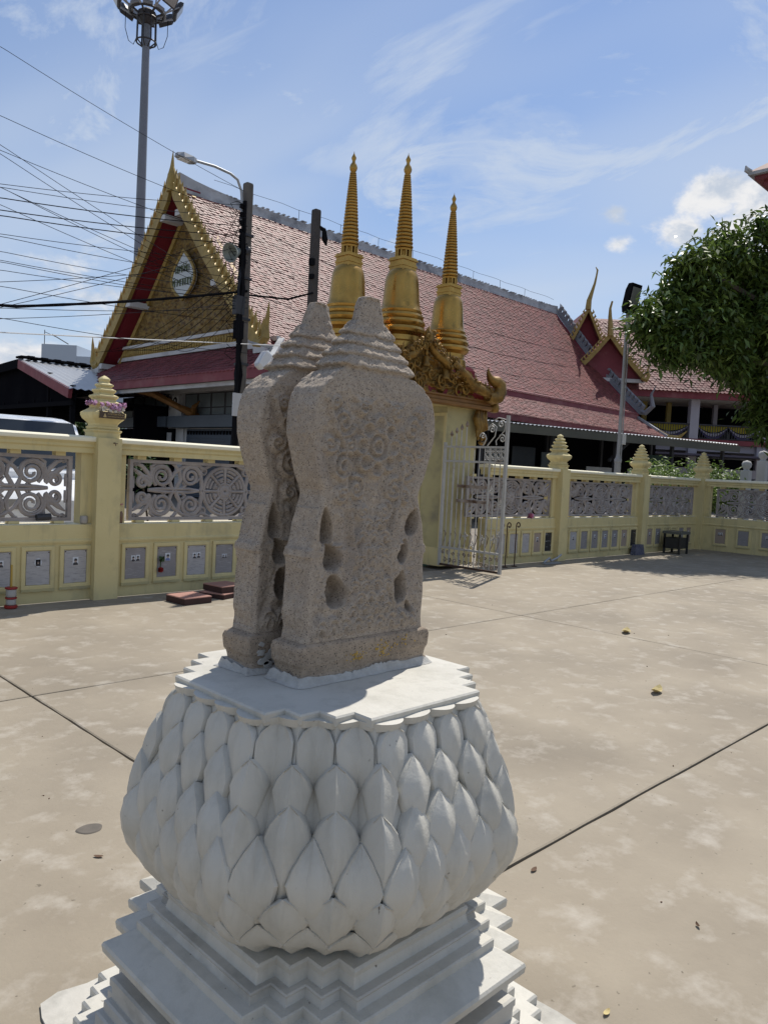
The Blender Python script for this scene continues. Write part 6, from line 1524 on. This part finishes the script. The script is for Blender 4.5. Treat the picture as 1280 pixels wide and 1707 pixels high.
# offering light and garland of flowers on the left pillar
t = thing('offering_lamp', 'red and clear tiered offering lamp with a yellow candle in front of the left wall', 'offering lamp', (2.70, 7.72, 0))
X_, Y_ = 2.69, 7.70
for z0, z1, r, mt, nm in ((.002, .034, .060, 'redplastic', 'base_cup'), (.034, .092, .046, 'clear', 'clear_cup'), (.092, .112, .054, 'redplastic', 'ring_tray'), (.112, .188, .048, 'clear', 'clear_cup'), (.188, .208, .058, 'redplastic', 'top_tray')):
    b = MB(); b.lathe([(r * .85, z0 + .0005), (r, z0 + .008), (r, z1 - .006), (r * .92, z1 - .0005)], (X_, Y_, 0), 16); b.build(nm, MT[mt], t, smooth=40)
b = MB(); b.lathe([(.010, .2085), (.009, .42), (.004, .425)], (X_, Y_, 0), 8); b.build('candle', MT['wax'], t)
b = MB(); r_ = random.Random(77)
def petals(b, c, s, n, flat=(1, .6, .8)):
    for k in range(n):
        a, e = r_.uniform(0, 6.28), r_.uniform(-1.2, 1.2); d = Vector((math.cos(a) * math.cos(e), math.sin(a) * math.cos(e), math.sin(e)))
        u = d.orthogonal().normalized() * s * .42; v = d.cross(u)
        p = Vector(c) + d * s * .35
        b.add([tuple(p - u), tuple(p + v * .6 + d * s * .35), tuple(p + u), tuple(p - v * .6 - d * s * .2)], [(0, 1, 2, 3)])
g = thing('flower_garland', 'lilac and white cloth flower garland tied round the left wall pillar', 'garland', (3.66, 7.78, 2.05))
def garl(xs__, mt):
    for c in xs__:
        b = MB(); petals(b, c, r_.uniform(.038, .05), 26); b.build('flower', MT[mt], g)
garl([(3.50, 7.80, 2.06), (3.49, 7.86, 2.07), (3.49, 7.93, 2.06), (3.56, 7.755, 2.045), (3.62, 7.75, 2.055), (3.66, 7.745, 2.02), (3.71, 7.745, 2.025), (3.75, 7.75, 2.05), (3.80, 7.755, 2.06), (3.82, 7.80, 2.05), (3.68, 7.742, 2.045), (3.735, 7.742, 2.015)], 'purplefl')
garl([(3.59, 7.75, 2.01), (3.64, 7.745, 1.99), (3.78, 7.75, 2.01), (3.70, 7.745, 1.985), (3.56, 7.755, 1.995), (3.745, 7.748, 1.985)], 'whitefl')
t = thing('flower_vase', 'small brown bottle with a pink flower in the panel opening by the left pillar', 'bottle', (3.87, 7.90, .80))
b = MB(); b.lathe([(.026, .8005), (.030, .82), (.030, .90), (.014, .95), (.012, .98)], (3.868, 7.90, 0), 10); b.build('glass', MT['bottle'], t, smooth=40)
b = MB(); petals(b, (3.868, 7.90, 1.0), .045, 40); b.build('flower', MT['pinkplastic'], t)
t = thing('clear_jar', 'empty clear plastic jar on the sill at the lower corner of the left scroll panel', 'jar', (3.40, 7.88, .80))
b = MB(); b.lathe([(.035, .8005), (.042, .815), (.042, .86), (.036, .88)], (3.455, 7.872, 0), 12); b.build('jar_body', MT['clear'], t, smooth=40)
t = thing('dark_jar', 'squat dark glass jar tucked in the bottom of the left scroll panel', 'jar', (3.1, 7.9, .86))
b = MB(); b.tube([(2.98, 7.895, .862), (3.12, 7.895, .872)], .034, 10); b.build('jar_body', MT['darksteel'], t)
t = thing('hanging_flower', 'pink plastic flower with dark leaves hanging on a niche of the left wall', 'flower', (4.30, 7.80, .33))
b = MB(); petals(b, (4.31, 7.79, .275), .05, 60); b.build('flower_head', MT['redplastic'], t)
b = MB(); b.tube([(4.31, 7.80, .29), (4.32, 7.81, .36), (4.33, 7.82, .42)], .006, 5); petals(b, (4.325, 7.80, .395), .06, 16); b.build('leaves', MT['leafdark'], t)
for k, (x, y, z, lab) in enumerate(((11.62, 7.90, .80, 'scrap of pink cloth on the sill under the first panel right of the gate'), (17.6, 7.90, .80, 'crumpled white paper on the sill of the panel before the far corner'))):
    b = MB(); petals(b, (x, y, z + .03), .10, 50); tag(b.build('cloth_scrap', MT['pinkplastic' if k == 0 else 'whitefl']), lab, 'scrap')
# three crooked iron stakes at the wall right of the gate
for k, (x, y) in enumerate(((10.36, 7.62), (10.52, 7.60), (10.78, 7.60))):
    b = MB(); b.tube([(x, y, .012), (x, y, .70)] + [(x + .06 - .06 * math.cos(a) * (1 - a / 9), y, .70 + .06 * math.sin(a) * (1 - a / 9)) for a in np.linspace(.3, 6.0, 12)], .011, 5); b.lathe([(.05, .002), (.05, .012), (.01, .014)], (x, y, 0), 8)
    tag(b.build('iron_stake', MT['rust']), ['rusty curl topped iron stake nearest the gate leaf', 'middle one of the three rusty curl topped iron stakes', 'rusty curl topped iron stake farthest from the gate leaf'][k], 'iron stake', 'iron stakes by the wall')
b = MB(); b.tube([(11.7, 7.62, .02), (11.85, 7.60, .10), (11.95, 7.63, .04), (12.1, 7.60, .09), (12.2, 7.58, .15)], .02, 5); b.add([(11.6, 7.50, .006), (12.1, 7.48, .008), (12.15, 7.62, .02), (11.65, 7.64, .015)], [(0, 1, 2, 3)]); tag(b.build('wire_scrap', MT['galv']), 'tangle of scrap wire and plastic on the ground under the black plaque', 'scrap')
t = thing('stool', 'small dark metal stool pushed against the wall in the tree shade', 'stool', (16.7, 7.5, 0))
for dx in (-.2, .2):
    for dy in (-.17, .17):
        b = MB(); b.box(16.75 + dx - .02, 16.75 + dx + .02, 7.5 + dy - .02, 7.5 + dy + .02, .001, .44); b.build('leg', MT['chair'], t)
b = MB(); b.box(16.5, 17.0, 7.29, 7.71, .441, .50); b.build('seat', MT['trim'], t); b = MB(); b.box(16.53, 16.97, 7.34, 7.68, .12, .36); b.build('drawer', MT['chair'], t)
b = MB(); b.loft([[(15.2, 7.66, .002), (15.62, 7.66, .002), (15.62, 7.78, .002), (15.2, 7.78, .002)], [(15.25, 7.68, .22), (15.58, 7.68, .22), (15.58, 7.77, .22), (15.25, 7.77, .22)]]); tag(b.build('printed_packet', MT['bluebag']), 'dark blue printed packet leaning at the foot of the second right pillar', 'packet')
# fallen leaves and scraps
def leaf(x, y, s, rz, mt, label, curl=.03):
    b = MB(); P = []
    for i in range(7):
        u = -1 + 2 * i / 6; w = (1 - u * u) ** .7 * .42; row = []
        for v in (-1, -.5, 0, .5, 1):
            a, c = u * s, v * w * s; row.append((x + a * math.cos(rz) - c * math.sin(rz), y + a * math.sin(rz) + c * math.cos(rz), .004 + curl * (u * u * .7 + .6 * abs(v) * w)))
        P.append(row)
    b.grid(P); tag(b.build('fallen_leaf', MT[mt]), label, 'leaf')
leaf(7.20, 3.67, .10, .4, 'dryleaf', 'curled yellow leaf lying near the far joint crossing', .06)
leaf(5.33, 2.45, .085, .2, 'dryleaf', 'curled yellow leaf lying alone in the middle of the sunlit slab', .06)
leaf(2.615, 1.0, .014, .8, 'brownleaf', 'tiny round brown seed case at the lower right of the yard', .012)
leaf(1.98, .99, .018, .1, 'dryleaf', 'small dry leaf scrap beside the pedestal pad', .008)
leaf(2.49, 1.58, .022, .2, 'brownleaf', 'dark leaf scrap by the joint right of the pedestal', .006)
leaf(1.28, 2.70, .020, 2.3, 'brownleaf', 'dark leaf scrap left of the pedestal', .004)
r_ = random.Random(3)
b = MB(); st = [(1.35 + (.052) * math.cos(a) * (1 + .08 * math.sin(3 * a)), 2.934 + .043 * math.sin(a), .0) for a in np.linspace(0, 2 * math.pi, 28)[:-1]]
b.loft([[(x, y, .0008) for x, y, z in st], [(1.35 + (x - 1.35) * .9, 2.934 + (y - 2.934) * .9, .0035) for x, y, z in st]]); tag(b.build('dark_stain', MT['stain']), 'round dark stain on the concrete left of the pedestal', 'stain')
b = MB()
for k in range(120):
    x, y = r_.uniform(-1.5, 9), r_.uniform(-2, 7); s_ = r_.choice((.002, .0025, .003, .004, .006)); b.obox((x, y, s_ * .4), (s_ * 1.6, s_, s_ * .8), r_.uniform(0, 3))
b.build('grit', MT['brownleaf'], kind='stuff')
# white post pair and striped screen beyond the right wall
for k, (x, y, h, lab) in enumerate(((23.6, 8.15, 2.66, 'tall white ball topped post beside the ochre striped screen'), (23.2, 8.45, 2.35, 'shorter white ball topped post left of the ochre striped screen'), (24.4, 7.55, 2.62, 'white ball topped post right of the ochre striped screen'))):
    t = thing('gate_post', lab, 'post', (x, y, 0), 'white posts beyond the right wall')
    b = MB(); b.box(x - .12, x + .12, y - .12, y + .12, 0, h - .3); b.build('shaft', MT['plaster'], t)
    b = MB(); b.lathe([(.10, h - .3), (.07, h - .26), (.13, h - .18), (.14, h - .10), (.10, h - .03), (.01, h)], (x, y, 0), 12); b.build('ball_top', MT['plaster'], t, smooth=50)
t = thing('striped_screen', 'ochre and brown vertical slat screen between white posts behind the right wall', 'screen', (24.0, 7.8, 0))
b = MB(); b.bar((23.75, 8.0, 2.3), (24.3, 7.6, 2.3), .06, .05); b.build('top_rail', MT['cream'], t)
for k in range(9):
    b = MB(); f = k / 8; b.obox((23.78 + .50 * f, 7.98 - .36 * f, 1.13), (.05, .03, 2.24), -.63); b.build('slat', MT['goldcol' if k % 2 else 'redcloth'], t)
b = MB(); b.box(8.6, 9.3, 8.25, 8.7, .002, .03); tag(b.build('door_mat', MT['greenmat']), 'dark green mat on the threshold of the gate', 'mat')
